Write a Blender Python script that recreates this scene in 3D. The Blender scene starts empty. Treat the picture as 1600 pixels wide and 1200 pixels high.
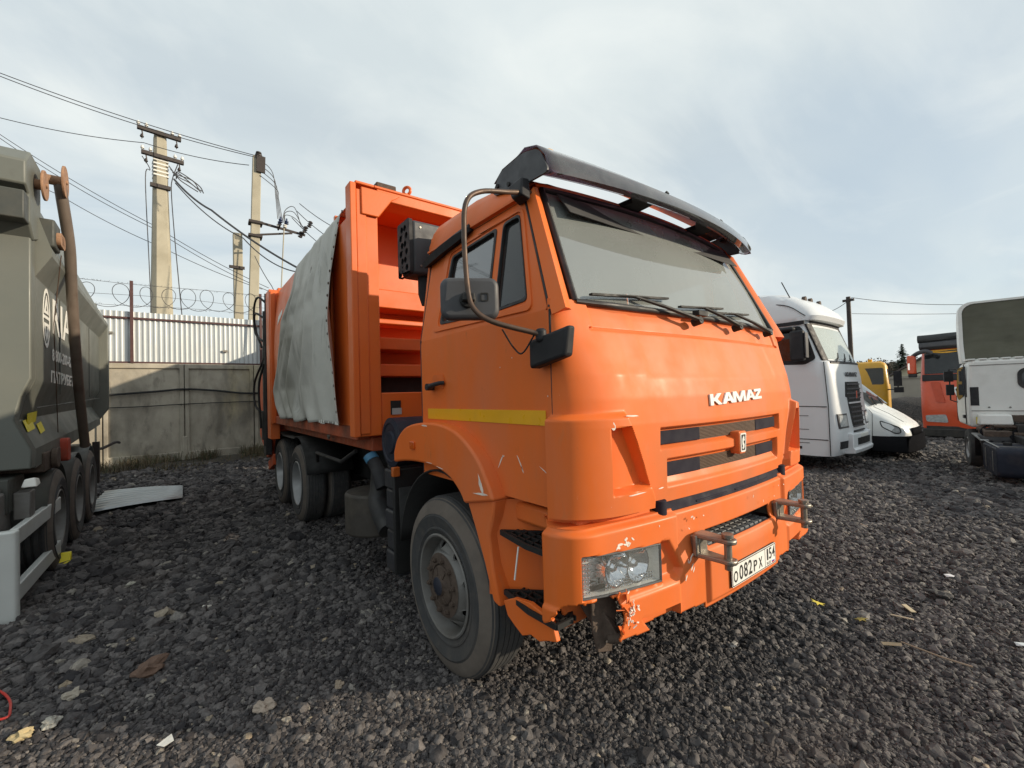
import bpy, bmesh, math, random
import numpy as np
from mathutils import Vector, Matrix, noise
from mathutils.geometry import tessellate_polygon
PI = math.pi
R = math.radians
random.seed(7)
rng = np.random.default_rng(7)
SC = bpy.context.scene
COL = SC.collection

# ------------------------------------------------------------------ camera
CAM_LOC = Vector((2.3717, -2.4324, 1.6525))
yaw, pitch, roll, FPX = R(142.597), R(1.388), R(-1.728), 671.93
fw = Vector((math.cos(yaw)*math.cos(pitch), math.sin(yaw)*math.cos(pitch), math.sin(pitch)))
rt = fw.cross(Vector((0, 0, 1))).normalized()
up = rt.cross(fw)
rt, up = (math.cos(roll)*rt+math.sin(roll)*up), (-math.sin(roll)*rt+math.cos(roll)*up)
cd = bpy.data.cameras.new('camera')
cam = bpy.data.objects.new('camera', cd); COL.objects.link(cam)
M = Matrix(((rt.x, up.x, -fw.x), (rt.y, up.y, -fw.y), (rt.z, up.z, -fw.z))).to_4x4()
M.translation = CAM_LOC
cam.matrix_world = M
cd.sensor_width = 36; cd.lens = 36*FPX/1600
cd.clip_start = 0.05; cd.clip_end = 3000
SC.camera = cam

# ------------------------------------------------------------------ light
SUN_AZ, SUN_EL = R(42), R(17.5)
S = Vector((math.cos(SUN_EL)*math.cos(SUN_AZ), math.cos(SUN_EL)*math.sin(SUN_AZ), math.sin(SUN_EL)))
ld = bpy.data.lights.new('sun', 'SUN'); ld.energy = 4.7; ld.angle = R(0.8); ld.color = (1, .86, .66)
sun = bpy.data.objects.new('sun', ld); COL.objects.link(sun)
sun.rotation_euler = (-S).to_track_quat('-Z', 'Y').to_euler()
sun.location = (20, 20, 15)

W = bpy.data.worlds.new('World'); SC.world = W; W.use_nodes = True
nt = W.node_tree; nt.nodes.clear()
def N(nt, t, **k):
    n = nt.nodes.new(t)
    for a, b in k.items(): setattr(n, a, b)
    return n
def ramp(nt, stops, fac):
    r = N(nt, 'ShaderNodeValToRGB'); e = r.color_ramp.elements
    e[0].position, e[1].position = stops[0][0], stops[-1][0]
    for p, c in stops[1:-1]: e.new(p)
    for i, (p, c) in enumerate(stops):
        e[i].position = p
        e[i].color = (c, c, c, 1) if isinstance(c, (int, float)) else (*c, 1)
    nt.links.new(fac, r.inputs[0]); return r.outputs[0]
def mixc(nt, fac, a, b, blend='MIX'):
    m = N(nt, 'ShaderNodeMix', data_type='RGBA', blend_type=blend)
    for sck, v in ((m.inputs[0], fac), (m.inputs[6], a), (m.inputs[7], b)):
        if hasattr(v, 'is_linked'): nt.links.new(v, sck)
        elif isinstance(v, (int, float)): sck.default_value = v
        else: sck.default_value = (*v, 1)
    return m.outputs[2]
sky = N(nt, 'ShaderNodeTexSky', sky_type='NISHITA', sun_disc=False)
sky.sun_elevation = SUN_EL; sky.sun_rotation = PI/2-SUN_AZ
sky.air_density = 1.0; sky.dust_density = 1.2; sky.ozone_density = 1.4
tc = N(nt, 'ShaderNodeTexCoord')
sep = N(nt, 'ShaderNodeSeparateXYZ'); nt.links.new(tc.outputs['Generated'], sep.inputs[0])
# cloud sheet: project direction on a plane above (x/(z+.12), y/(z+.12))
zz = N(nt, 'ShaderNodeMath', operation='ABSOLUTE'); nt.links.new(sep.outputs[2], zz.inputs[0])
za = N(nt, 'ShaderNodeMath', operation='ADD'); nt.links.new(zz.outputs[0], za.inputs[0]); za.inputs[1].default_value = .16
dx = N(nt, 'ShaderNodeMath', operation='DIVIDE'); nt.links.new(sep.outputs[0], dx.inputs[0]); nt.links.new(za.outputs[0], dx.inputs[1])
dy = N(nt, 'ShaderNodeMath', operation='DIVIDE'); nt.links.new(sep.outputs[1], dy.inputs[0]); nt.links.new(za.outputs[0], dy.inputs[1])
cb = N(nt, 'ShaderNodeCombineXYZ'); nt.links.new(dx.outputs[0], cb.inputs[0]); nt.links.new(dy.outputs[0], cb.inputs[1])
def cloud(scale, det, rough, loc, dist=.6):
    mp = N(nt, 'ShaderNodeMapping'); mp.inputs['Location'].default_value = loc
    mp.inputs['Rotation'].default_value = (0, 0, R(35)); mp.inputs['Scale'].default_value = (1, .55, 1)
    nt.links.new(cb.outputs[0], mp.inputs[0])
    n = N(nt, 'ShaderNodeTexNoise'); nt.links.new(mp.outputs[0], n.inputs[0])
    n.inputs['Scale'].default_value = scale; n.inputs['Detail'].default_value = det
    n.inputs['Roughness'].default_value = rough; n.inputs['Distortion'].default_value = dist
    return n.outputs[0]
veil = ramp(nt, [(.34, .72), (.46, .9), (.58, 1.0)], cloud(.75, 6, .5, (2.3, 1.1, 0)))
c1 = mixc(nt, veil, sky.outputs[0], (4.85, 5.35, 5.45))
puff = ramp(nt, [(.42, 0.0), (.55, .45), (.68, 1.0)], cloud(1.3, 8, .56, (7.7, 4.2, 0), .9))
c2 = mixc(nt, puff, c1, (6.0, 6.3, 6.15))
dark = ramp(nt, [(.36, .35), (.5, .05), (.65, 0.0)], cloud(1.0, 5, .5, (11.7, 9.2, 0), .4))
c3 = mixc(nt, dark, c2, (2.9, 3.75, 4.6))
bg = N(nt, 'ShaderNodeBackground'); bg.inputs[1].default_value = .15
nt.links.new(c3, bg.inputs[0])
wo = N(nt, 'ShaderNodeOutputWorld'); nt.links.new(bg.outputs[0], wo.inputs[0])
vs = SC.view_settings
vs.view_transform = 'Standard'; vs.look = 'None'; vs.gamma = 1; vs.use_curve_mapping = False; vs.exposure = 0.0
SC.cycles.max_bounces = 8; SC.cycles.transparent_max_bounces = 12

# ------------------------------------------------------------------ materials
def nz(nt, co, scale, det=4, rough=.55, dist=0):
    n = N(nt, 'ShaderNodeTexNoise'); nt.links.new(co, n.inputs[0])
    n.inputs['Scale'].default_value = scale; n.inputs['Detail'].default_value = det
    n.inputs['Roughness'].default_value = rough; n.inputs['Distortion'].default_value = dist
    return n.outputs[0]
def mat(name, base, rough=.5, metal=0, coat=0, var=.12, vs=6, dirt=None, bump=0, bs=60, stretch=None, spec=.5, rv=.12, trans=0):
    """base colour with grain; dirt = [(colour, scale, lo, hi, amount)...]"""
    m = bpy.data.materials.new(name); m.use_nodes = True; t = m.node_tree
    b = t.nodes['Principled BSDF']
    co = N(t, 'ShaderNodeTexCoord').outputs['Object']
    if stretch:
        mp = N(t, 'ShaderNodeMapping'); mp.inputs['Scale'].default_value = stretch; t.links.new(co, mp.inputs[0]); cs = mp.outputs[0]
    else: cs = co
    n1 = nz(t, co, vs)
    v = ramp(t, [(.25, 1-var), (.75, 1+var*.6)], n1)
    c = mixc(t, 1.0, base, v, 'MULTIPLY')
    for (dc, sc, lo, hi, amt) in (dirt or []):
        n2 = nz(t, cs, sc, 7, .62, .3)
        f = ramp(t, [(lo, 0.0), (hi, amt)], n2)
        c = mixc(t, f, c, dc)
    t.links.new(c, b.inputs['Base Color'])
    rr = ramp(t, [(.3, max(0.03, rough-rv)), (.7, min(1, rough+rv))], nz(t, co, vs*2.3, 5))
    t.links.new(rr, b.inputs['Roughness'])
    b.inputs['Metallic'].default_value = metal
    b.inputs['Coat Weight'].default_value = coat
    b.inputs['Coat Roughness'].default_value = .18
    b.inputs['Specular IOR Level'].default_value = spec
    if trans: b.inputs['Transmission Weight'].default_value = trans
    if bump:
        bp_ = N(t, 'ShaderNodeBump'); bp_.inputs['Strength'].default_value = bump; bp_.inputs['Distance'].default_value = .01
        t.links.new(nz(t, co, bs, 6, .6), bp_.inputs['Height']); t.links.new(bp_.outputs[0], b.inputs['Normal'])
    return m
def glass(name, tint, dust=.12, dustcol=(.35, .37, .35), ior=1.5, gl=1.0, dvar=6, dspread=.5):
    """thin pane: clear tinted sheet with fresnel reflection and a film of dust"""
    m = bpy.data.materials.new(name); m.use_nodes = True; t = m.node_tree; t.nodes.clear()
    o = N(t, 'ShaderNodeOutputMaterial'); co = N(t, 'ShaderNodeTexCoord').outputs['Object']
    tr = N(t, 'ShaderNodeBsdfTransparent'); tr.inputs[0].default_value = (*tint, 1)
    g = N(t, 'ShaderNodeBsdfGlossy'); g.inputs['Roughness'].default_value = .03; g.inputs[0].default_value = (gl, gl, gl, 1)
    fr = N(t, 'ShaderNodeFresnel')
    bf = N(t, 'ShaderNodeNewGeometry').outputs['Backfacing']; mr_ = N(t, 'ShaderNodeMapRange'); t.links.new(bf, mr_.inputs[0]); mr_.inputs['To Min'].default_value = ior; mr_.inputs['To Max'].default_value = 1/ior; t.links.new(mr_.outputs[0], fr.inputs[0])
    m1 = N(t, 'ShaderNodeMixShader'); t.links.new(fr.outputs[0], m1.inputs[0]); t.links.new(tr.outputs[0], m1.inputs[1]); t.links.new(g.outputs[0], m1.inputs[2])
    d = N(t, 'ShaderNodeBsdfDiffuse'); d.inputs[0].default_value = (*dustcol, 1)
    f = ramp(t, [(.3, dust*(1-dspread)), (.75, dust*(1+dspread*1.2))], nz(t, co, dvar, 8, .65, .5))
    m2 = N(t, 'ShaderNodeMixShader'); t.links.new(f, m2.inputs[0]); t.links.new(m1.outputs[0], m2.inputs[1]); t.links.new(d.outputs[0], m2.inputs[2])
    t.links.new(m2.outputs[0], o.inputs[0]); return m

DUST = (.30, .25, .20)
MT = {}
MT['orange'] = mat('cab_orange_paint', (.76, .152, .022), .54, coat=.02, spec=.32, var=.05, vs=2, stretch=(1, 1, .3), dirt=[(DUST, 1.6, .46, .80, .32), ((.40, .16, .05), 2.6, .50, .80, .30), ((.35, .20, .10), 14, .62, .80, .30), ((.85, .55, .38), 75, .70, .76, .35), ((.30, .10, .03), 32, .66, .76, .35)], bump=.10, bs=3.2)
MT['orange_body'] = mat('body_orange_paint', (.70, .135, .02), .48, var=.10, vs=1.5, dirt=[((.22, .10, .06), 1.3, .55, .85, .35), ((.10, .05, .035), 5, .64, .80, .55)], bump=.05, bs=30)
MT['orange_dull'] = mat('dull_orange_paint', (.55, .085, .02), .6, var=.15, vs=3, dirt=[((.10, .05, .035), 3, .50, .8, .6)])
MT['blkpl'] = mat('black_plastic', (.022, .022, .025), .62, spec=.3, var=.2, dirt=[((.12, .11, .10), 3, .5, .9, .35)])
MT['matte'] = mat('matte_dark_plastic', (.014, .014, .016), .98, var=.15, spec=.0, rv=.02)
MT['navy'] = mat('navy_cover', (.022, .020, .030), .75, var=.15, spec=.15)
MT['greypl'] = mat('grey_plastic', (.055, .056, .062), .55, var=.15, dirt=[((.20, .18, .16), 4, .55, .9, .4)])
MT['rubber'] = mat('tyre_rubber', (.045, .046, .048), .82, var=.2, vs=5, dirt=[((.15, .125, .105), 2.2, .50, .80, .40), ((.15, .125, .10), 18, .5, .8, .3)], bump=.15, bs=50)
MT['rubdust'] = mat('dusty_tyre_rubber', (.14, .118, .10), .9, var=.25, vs=7, dirt=[((.06, .058, .056), 5, .5, .75, .6)], bump=.2, bs=50)
MT['seal'] = mat('rubber_seal', (.018, .018, .02), .6, var=.2, dirt=[(DUST, 6, .55, .9, .3)])
MT['rimgrey'] = mat('dusty_grey_rim', (.19, .187, .18), .55, metal=.2, var=.2, dirt=[((.11, .09, .07), 4, .42, .75, .7)])
MT['rimalu'] = mat('bright_rim', (.36, .365, .37), .45, metal=.4, var=.1, dirt=[((.2, .18, .15), 5, .5, .85, .5)])
MT['rust'] = mat('rusty_steel', (.095, .068, .052), .8, metal=.15, var=.35, vs=18, dirt=[((.05, .035, .03), 9, .45, .7, .6), ((.24, .18, .13), 14, .55, .8, .5)], bump=.4, bs=70)
MT['brown'] = mat('brown_worn_tube', (.115, .072, .05), .5, metal=.4, var=.3, vs=9, dirt=[((.03, .028, .027), 5, .5, .65, .7)])
MT['steel'] = mat('worn_steel', (.30, .27, .23), .45, metal=.75, var=.25, vs=12, dirt=[((.15, .09, .06), 8, .5, .75, .6)], bump=.15, bs=90)
MT['frame'] = mat('black_chassis', (.02, .02, .021), .65, var=.3, dirt=[((.075, .065, .055), 3, .45, .8, .6)], bump=.15, bs=40)
MT['interior'] = mat('cab_interior', (.05, .05, .052), .8, var=.2)
MT['headliner'] = mat('cab_headliner', (.11, .112, .11), .9, var=.15)
MT['white'] = mat('white_mark', (.80, .79, .74), .5, var=.08, dirt=[((.4, .36, .3), 9, .55, .8, .3)])
MT['chip'] = mat('chipped_primer', (.78, .70, .62), .7, var=.2, vs=40)
MT['yellow'] = mat('yellow_reflective_strip', (.80, .40, .012), .35, var=.07, dirt=[((.4, .2, .03), 6, .55, .8, .3)])
MT['black'] = mat('flat_black', (.012, .012, .012), .7, var=.1)
MT['chrome'] = mat('chrome_reflector', (.82, .83, .84), .12, metal=1, var=.05, rv=.05)
MT['tread'] = mat('grey_step_tread', (.13, .135, .14), .6, var=.2, dirt=[((.22, .18, .14), 9, .5, .8, .5)])
MT['blue'] = mat('blue_cap', (.06, .20, .34), .5, var=.15)
MT['canister'] = mat('dark_blue_canister', (.022, .026, .040), .6, spec=.2, var=.2, dirt=[((.12, .10, .09), 4, .5, .8, .4)])
MT['tarp'] = mat('weathered_tarpaulin', (.54, .535, .49), .8, var=.15, vs=2.5, dirt=[((.20, .19, .15), 1.3, .44, .70, .85), ((.56, .57, .54), 2.2, .55, .75, .6), ((.10, .10, .09), 7, .60, .75, .6)], bump=.25, bs=25, stretch=(1, 1, .25))
MT['lampg'] = mat('lamp_grey', (.40, .42, .43), .15, coat=.6, var=.35, vs=14)
MT['lampw'] = mat('lamp_white', (.78, .78, .74), .18, coat=.5, var=.12, vs=20)
MT['lens'] = glass('headlamp_lens', (.93, .94, .95), .05, (.6, .6, .55))
MT['ws'] = glass('windshield_glass', (.70, .75, .72), .30, (.60, .645, .62), 2.5, 1.0, 1.2, .12)
MT['sideglass'] = glass('side_window_glass', (.34, .37, .40), .04, (.35, .36, .37), 2.4)
MT['smoke'] = glass('smoked_visor_plastic', (.34, .24, .30), .26, (.27, .29, .30), 1.5)
MT['darkglass'] = glass('dark_window_glass', (.16, .18, .2), .08, (.25, .27, .28), 1.5)

# ------------------------------------------------------------------ mesh tools
class MB:
    def __init__(self): self.v = []; self.f = []; self.m = []; self.T = None
    def add(self, vs, fs, mi=0):
        o = len(self.v)
        if self.T is not None: vs = [tuple(self.T @ Vector(p)) for p in vs]
        self.v += [tuple(p) for p in vs]; self.f += [tuple(i+o for i in f) for f in fs]; self.m += [mi]*len(fs); return self
    def box(self, x0, x1, y0, y1, z0, z1, mi=0):
        vs = [(x, y, z) for x in (x0, x1) for y in (y0, y1) for z in (z0, z1)]
        return self.add(vs, [(0, 1, 3, 2), (4, 6, 7, 5), (0, 4, 5, 1), (2, 3, 7, 6), (0, 2, 6, 4), (1, 5, 7, 3)], mi)
    def hexa(self, p, mi=0):
        """8 corners: bottom quad 0-3, top quad 4-7"""
        return self.add(p, [(3, 2, 1, 0), (4, 5, 6, 7), (0, 1, 5, 4), (1, 2, 6, 5), (2, 3, 7, 6), (3, 0, 4, 7)], mi)
    def beam(self, a, b, w, h, upv=(0, 0, 1), mi=0):
        a, b = Vector(a), Vector(b); d = (b-a).normalized(); s = d.cross(Vector(upv))
        if s.length < 1e-4: s = d.cross(Vector((1, 0, 0)))
        s.normalize(); u = s.cross(d); s *= w/2; u *= h/2
        return self.hexa([a-s-u, a+s-u, a+s+u, a-s+u, b-s-u, b+s-u, b+s+u, b-s+u], mi)
    def cyl(self, a, b, r0, r1=None, n=16, mi=0, caps=True):
        a, b = Vector(a), Vector(b); r1 = r0 if r1 is None else r1
        d = (b-a).normalized(); s = d.orthogonal().normalized(); u = d.cross(s)
        vs = [p+(s*math.cos(2*PI*i/n)+u*math.sin(2*PI*i/n))*r for p, r in ((a, r0), (b, r1)) for i in range(n)]
        fs = [(i, (i+1) % n, n+(i+1) % n, n+i) for i in range(n)]
        if caps: fs += [tuple(range(n))[::-1], tuple(range(n, 2*n))]
        return self.add(vs, fs, mi)
    def tube(self, path, r, n=8, mi=0, caps=True):
        P = [Vector(p) for p in path]; K = len(P); vs = []
        rs = r if isinstance(r, (list, tuple)) else [r]*K
        s = None
        for i in range(K):
            d = (P[min(i+1, K-1)]-P[max(i-1, 0)]).normalized()
            s = d.orthogonal().normalized() if s is None else (s-d*s.dot(d)).normalized()
            u = d.cross(s)
            vs += [P[i]+(s*math.cos(2*PI*j/n)+u*math.sin(2*PI*j/n))*rs[i] for j in range(n)]
        fs = [(i*n+j, i*n+(j+1) % n, (i+1)*n+(j+1) % n, (i+1)*n+j) for i in range(K-1) for j in range(n)]
        if caps: fs += [tuple(range(n))[::-1], tuple(range((K-1)*n, K*n))]
        return self.add(vs, fs, mi)
    def lathe(self, prof, c, axis, n=32, mi=0, closed=False):
        """prof = [(radius, height along axis)]"""
        c = Vector(c); a = Vector(axis).normalized(); s = a.orthogonal().normalized(); u = a.cross(s); K = len(prof)
        vs = [c+a*h+(s*math.cos(2*PI*j/n)+u*math.sin(2*PI*j/n))*r for r, h in prof for j in range(n)]
        fs = [(i*n+j, i*n+(j+1) % n, (i+1)*n+(j+1) % n, (i+1)*n+j) for i in range(K-1) for j in range(n)]
        if closed: fs += [((K-1)*n+j, (K-1)*n+(j+1) % n, (j+1) % n, j) for j in range(n)]
        return self.add(vs, fs, mi)
    def prism(self, poly, fn, d0, d1, mi=0):
        n = len(poly)
        vs = [fn(s, t, d0) for s, t in poly]+[fn(s, t, d1) for s, t in poly]
        fs = [tuple(range(n))[::-1], tuple(range(n, 2*n))]+[(i, (i+1) % n, n+(i+1) % n, n+i) for i in range(n)]
        return self.add(vs, fs, mi)
    def panel(self, outline, holes, fn, d0, d1, mi=0):
        loops = [outline]+list(holes); flat = [p for l in loops for p in l]; n = len(flat)
        tris = tessellate_polygon([[Vector((s, t, 0)) for s, t in l] for l in loops])
        vs = [fn(s, t, d0) for s, t in flat]+[fn(s, t, d1) for s, t in flat]
        fs = [tuple(t) for t in tris]+[tuple(n+i for i in t[::-1]) for t in tris]
        o = 0
        for l in loops:
            k = len(l); fs += [(o+i, o+(i+1) % k, n+o+(i+1) % k, n+o+i) for i in range(k)]; o += k
        return self.add(vs, fs, mi)
    def grid(self, us, vs_, fn, mi=0, keep=None):
        nu, nv = len(us), len(vs_)
        P = [fn(u, v) for u in us for v in vs_]
        F = [(i*nv+j, (i+1)*nv+j, (i+1)*nv+j+1, i*nv+j+1) for i in range(nu-1) for j in range(nv-1)
             if keep is None or keep((us[i]+us[i+1])/2, (vs_[j]+vs_[j+1])/2)]
        return self.add(P, F, mi)
    def rings(self, rings, mi=0, closed=True, caps=True):
        n = len(rings[0]); K = len(rings); vs = [p for r in rings for p in r]; m = n if closed else n-1
        fs = [(i*n+j, i*n+(j+1) % n, (i+1)*n+(j+1) % n, (i+1)*n+j) for i in range(K-1) for j in range(m)]
        if caps: fs += [tuple(range(n))[::-1], tuple(range((K-1)*n, K*n))]
        return self.add(vs, fs, mi)
    def mirror_y(self):
        o = len(self.v); self.v += [(x, -y, z) for x, y, z in self.v]
        nf = len(self.f); self.f += [tuple(i+o for i in f[::-1]) for f in self.f[:nf]]; self.m += self.m[:nf]; return self
    def mesh(self, name, mats, smooth=35, weld=0.0):
        me = bpy.data.meshes.new(name); me.from_pydata([tuple(p) for p in self.v], [], self.f)
        for m in (mats if isinstance(mats, (list, tuple)) else [mats]): me.materials.append(m)
        me.polygons.foreach_set('material_index', self.m)
        bm = bmesh.new(); bm.from_mesh(me)
        if weld: bmesh.ops.remove_doubles(bm, verts=bm.verts, dist=weld)
        loose = [v for v in bm.verts if not v.link_faces]
        if loose: bmesh.ops.delete(bm, geom=loose, context='VERTS')
        bmesh.ops.recalc_face_normals(bm, faces=bm.faces)
        bm.to_mesh(me); bm.free()
        if smooth:
            me.polygons.foreach_set('use_smooth', [True]*len(me.polygons))
            me.set_sharp_from_angle(angle=R(smooth))
        me.update(); return me
    def build(self, name, mats, parent=None, bevel=0, smooth=35, seg=2, solid=0, weld=0.0, sub=0):
        o = bpy.data.objects.new(name, self.mesh(name, mats, smooth, weld)); COL.objects.link(o)
        if parent: o.parent = parent
        if solid:
            md = o.modifiers.new('solid', 'SOLIDIFY'); md.thickness = solid; md.offset = 0
        if sub:
            md = o.modifiers.new('sub', 'SUBSURF'); md.levels = sub; md.render_levels = sub
        if bevel:
            md = o.modifiers.new('bevel', 'BEVEL'); md.width = bevel; md.segments = seg; md.limit_method = 'ANGLE'; md.angle_limit = R(40)
            md.harden_normals = False
        return o
def tag(o, label=None, cat=None, group=None, kind=None):
    for k, v in (('label', label), ('category', cat), ('group', group), ('kind', kind)):
        if v: o[k] = v
    return o
def thing(name, label, cat, loc=(0, 0, 0), rz=0, group=None, kind=None):
    o = bpy.data.objects.new(name, None); COL.objects.link(o); o.location = loc; o.rotation_euler = (0, 0, rz)
    o.empty_display_size = .2
    return tag(o, label, cat, group, kind)
def copy_tree(o, parent=None):
    c = o.copy(); COL.objects.link(c)
    if parent: c.parent = parent
    for ch in [x for x in bpy.data.objects if x.parent == o]: copy_tree(ch, c)
    return c
def rrect(x0, x1, y0, y1, r, n=5):
    p = []
    for cx, cy, a in ((x1-r, y1-r, 0), (x0+r, y1-r, 90), (x0+r, y0+r, 180), (x1-r, y0+r, 270)):
        p += [(cx+r*math.cos(R(a+90*i/n)), cy+r*math.sin(R(a+90*i/n))) for i in range(n+1)]
    return p
def rpoly(pts, r, n=4):
    """polygon with rounded corners"""
    out = []; K = len(pts)
    for i in range(K):
        a, b, c = Vector(pts[i-1]), Vector(pts[i]), Vector(pts[(i+1) % K])
        d1, d2 = (a-b), (c-b); rr = min(r, d1.length*.45, d2.length*.45)
        p, q = b+d1.normalized()*rr, b+d2.normalized()*rr
        for k in range(n+1):
            t = k/n; out.append(tuple(p*(1-t)**2+b*2*t*(1-t)+q*t*t))
    return out
def circ(cx, cy, r, n=16): return [(cx+r*math.cos(2*PI*i/n), cy+r*math.sin(2*PI*i/n)) for i in range(n)]
def ss(a, b, x):
    t = min(1, max(0, (x-a)/(b-a))); return t*t*(3-2*t)
def smoothpath(pts, k=6):
    P = [Vector(p) for p in pts]; P = [P[0]*2-P[1]]+P+[P[-1]*2-P[-2]]; out = []
    for i in range(1, len(P)-2):
        a, b, c, d = P[i-1:i+3]
        for j in range(k):
            t = j/k
            out.append(.5*((2*b)+(c-a)*t+(2*a-5*b+4*c-d)*t*t+(3*b-a-3*c+d)*t**3))
    return out+[P[-2]]
def text(name, body, size, m, parent, fn, sx=1.0, ext=.002, bold=0.0, fit=None, shear=0.0):
    """lettering as mesh; fn maps (s, t, depth) to the place it stands; fit = (width, height)"""
    cu = bpy.data.curves.new(name, 'FONT'); cu.body = body; cu.size = 1; cu.extrude = .5; cu.offset = bold; cu.shear = shear
    cu.align_x = 'CENTER'; cu.resolution_u = 3
    ob = bpy.data.objects.new(name, cu); COL.objects.link(ob)
    me = bpy.data.meshes.new_from_object(ob.evaluated_get(bpy.context.evaluated_depsgraph_get()))
    COL.objects.unlink(ob); bpy.data.objects.remove(ob); bpy.data.curves.remove(cu)
    P = np.array([v.co[:] for v in me.vertices]); lo, hi = P.min(0), P.max(0)
    for v in me.vertices:
        x, y, z = v.co
        if fit: s = ((x-lo[0])/(hi[0]-lo[0])-.5)*fit[0]; t = ((y-lo[1])/(hi[1]-lo[1])-.5)*fit[1]
        else: s = (x-(lo[0]+hi[0])/2)*size*sx; t = (y-(lo[1]+hi[1])/2)*size
        v.co = fn(s, t, (z+.5)*ext)
    me.materials.clear(); me.materials.append(m)
    o = bpy.data.objects.new(name, me); COL.objects.link(o); o.parent = parent
    return o
# ================================================================== GROUND
def gz(x, y):
    return -.30*ss(3.2, 10.5, y) + .02*math.sin(x*.9+1)*math.cos(y*.7)*ss(1.5, 4, math.hypot(x-.5, y+.5)) 
def knots(c, r0, r1, n):
    a = np.concatenate([np.linspace(-1, 1, 45)*r0, ])
    o = r0*np.exp(np.linspace(0, math.log(r1/r0), n))[1:]
    return [c+t for t in (-o[::-1]).tolist()+a.tolist()+o.tolist()]
def gfn(u, v):
    d = math.hypot(u-2, v+2)
    z = gz(u, v)+noise.noise((u*.8, v*.8, 3))*.018*ss(0, 2, d)+noise.noise((u*2.3, v*2.3, 8))*.007
    return (u, v, z-.006)
def ground_mat():
    m = bpy.data.materials.new('slag_ground'); m.use_nodes = True; t = m.node_tree; b = t.nodes['Principled BSDF']
    co = N(t, 'ShaderNodeTexCoord').outputs['Object']
    v = N(t, 'ShaderNodeTexVoronoi'); v.inputs['Scale'].default_value = 22; t.links.new(co, v.inputs[0])
    c = ramp(t, [(.0, (.020, .019, .020)), (.5, (.045, .042, .042)), (1, (.075, .069, .066))], v.outputs['Color'])
    big = ramp(t, [(.35, .75), (.65, 1.25)], nz(t, co, .35, 5))
    c = mixc(t, 1, c, big, 'MULTIPLY')
    c = mixc(t, ramp(t, [(.62, 0.0), (.75, .5)], nz(t, co, 1.7, 7)), c, (.10, .085, .07))
    t.links.new(c, b.inputs['Base Color']); b.inputs['Roughness'].default_value = .9
    b.inputs['Specular IOR Level'].default_value = .25
    bp_ = N(t, 'ShaderNodeBump'); bp_.inputs['Strength'].default_value = .9; bp_.inputs['Distance'].default_value = .035
    h = mixc(t, .5, v.outputs['Distance'], nz(t, co, 9, 8, .65)); t.links.new(h, bp_.inputs['Height']); t.links.new(bp_.outputs[0], b.inputs['Normal'])
    return m
g = MB().grid(knots(1.5, 9, 700, 26), knots(0, 11, 700, 26), gfn).build('ground', ground_mat(), smooth=180)
tag(g, kind='structure')

# ---- loose slag gravel: unique rocks made in the node tree, set on a cloud of points
def gravel_mat(name, lo, hi, pale):
    m = bpy.data.materials.new(name); m.use_nodes = True; t = m.node_tree; b = t.nodes['Principled BSDF']
    oi = N(t, 'ShaderNodeObjectInfo').outputs['Random']
    co = N(t, 'ShaderNodeTexCoord').outputs['Object']
    geo = N(t, 'ShaderNodeNewGeometry').outputs['Position']
    c = ramp(t, [(0, lo), (.55, [(a+b_)/2 for a, b_ in zip(lo, hi)]), (.97, hi), (.994, pale), (1, (.30, .24, .17))], oi)
    c = mixc(t, 1, c, ramp(t, [(.3, .65), (.7, 1.25)], nz(t, geo, 60, 5, .65)), 'MULTIPLY')
    c = mixc(t, ramp(t, [(.56, 0.0), (.78, .40)], nz(t, geo, .9, 6)), c, (.12, .095, .08))
    t.links.new(c, b.inputs['Base Color']); b.inputs['Roughness'].default_value = .8
    b.inputs['Specular IOR Level'].default_value = .35
    bp_ = N(t, 'ShaderNodeBump'); bp_.inputs['Strength'].default_value = .6; bp_.inputs['Distance'].default_value = .004
    t.links.new(nz(t, geo, 160, 5, .7), bp_.inputs['Height']); t.links.new(bp_.outputs[0], b.inputs['Normal'])
    return m
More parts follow.
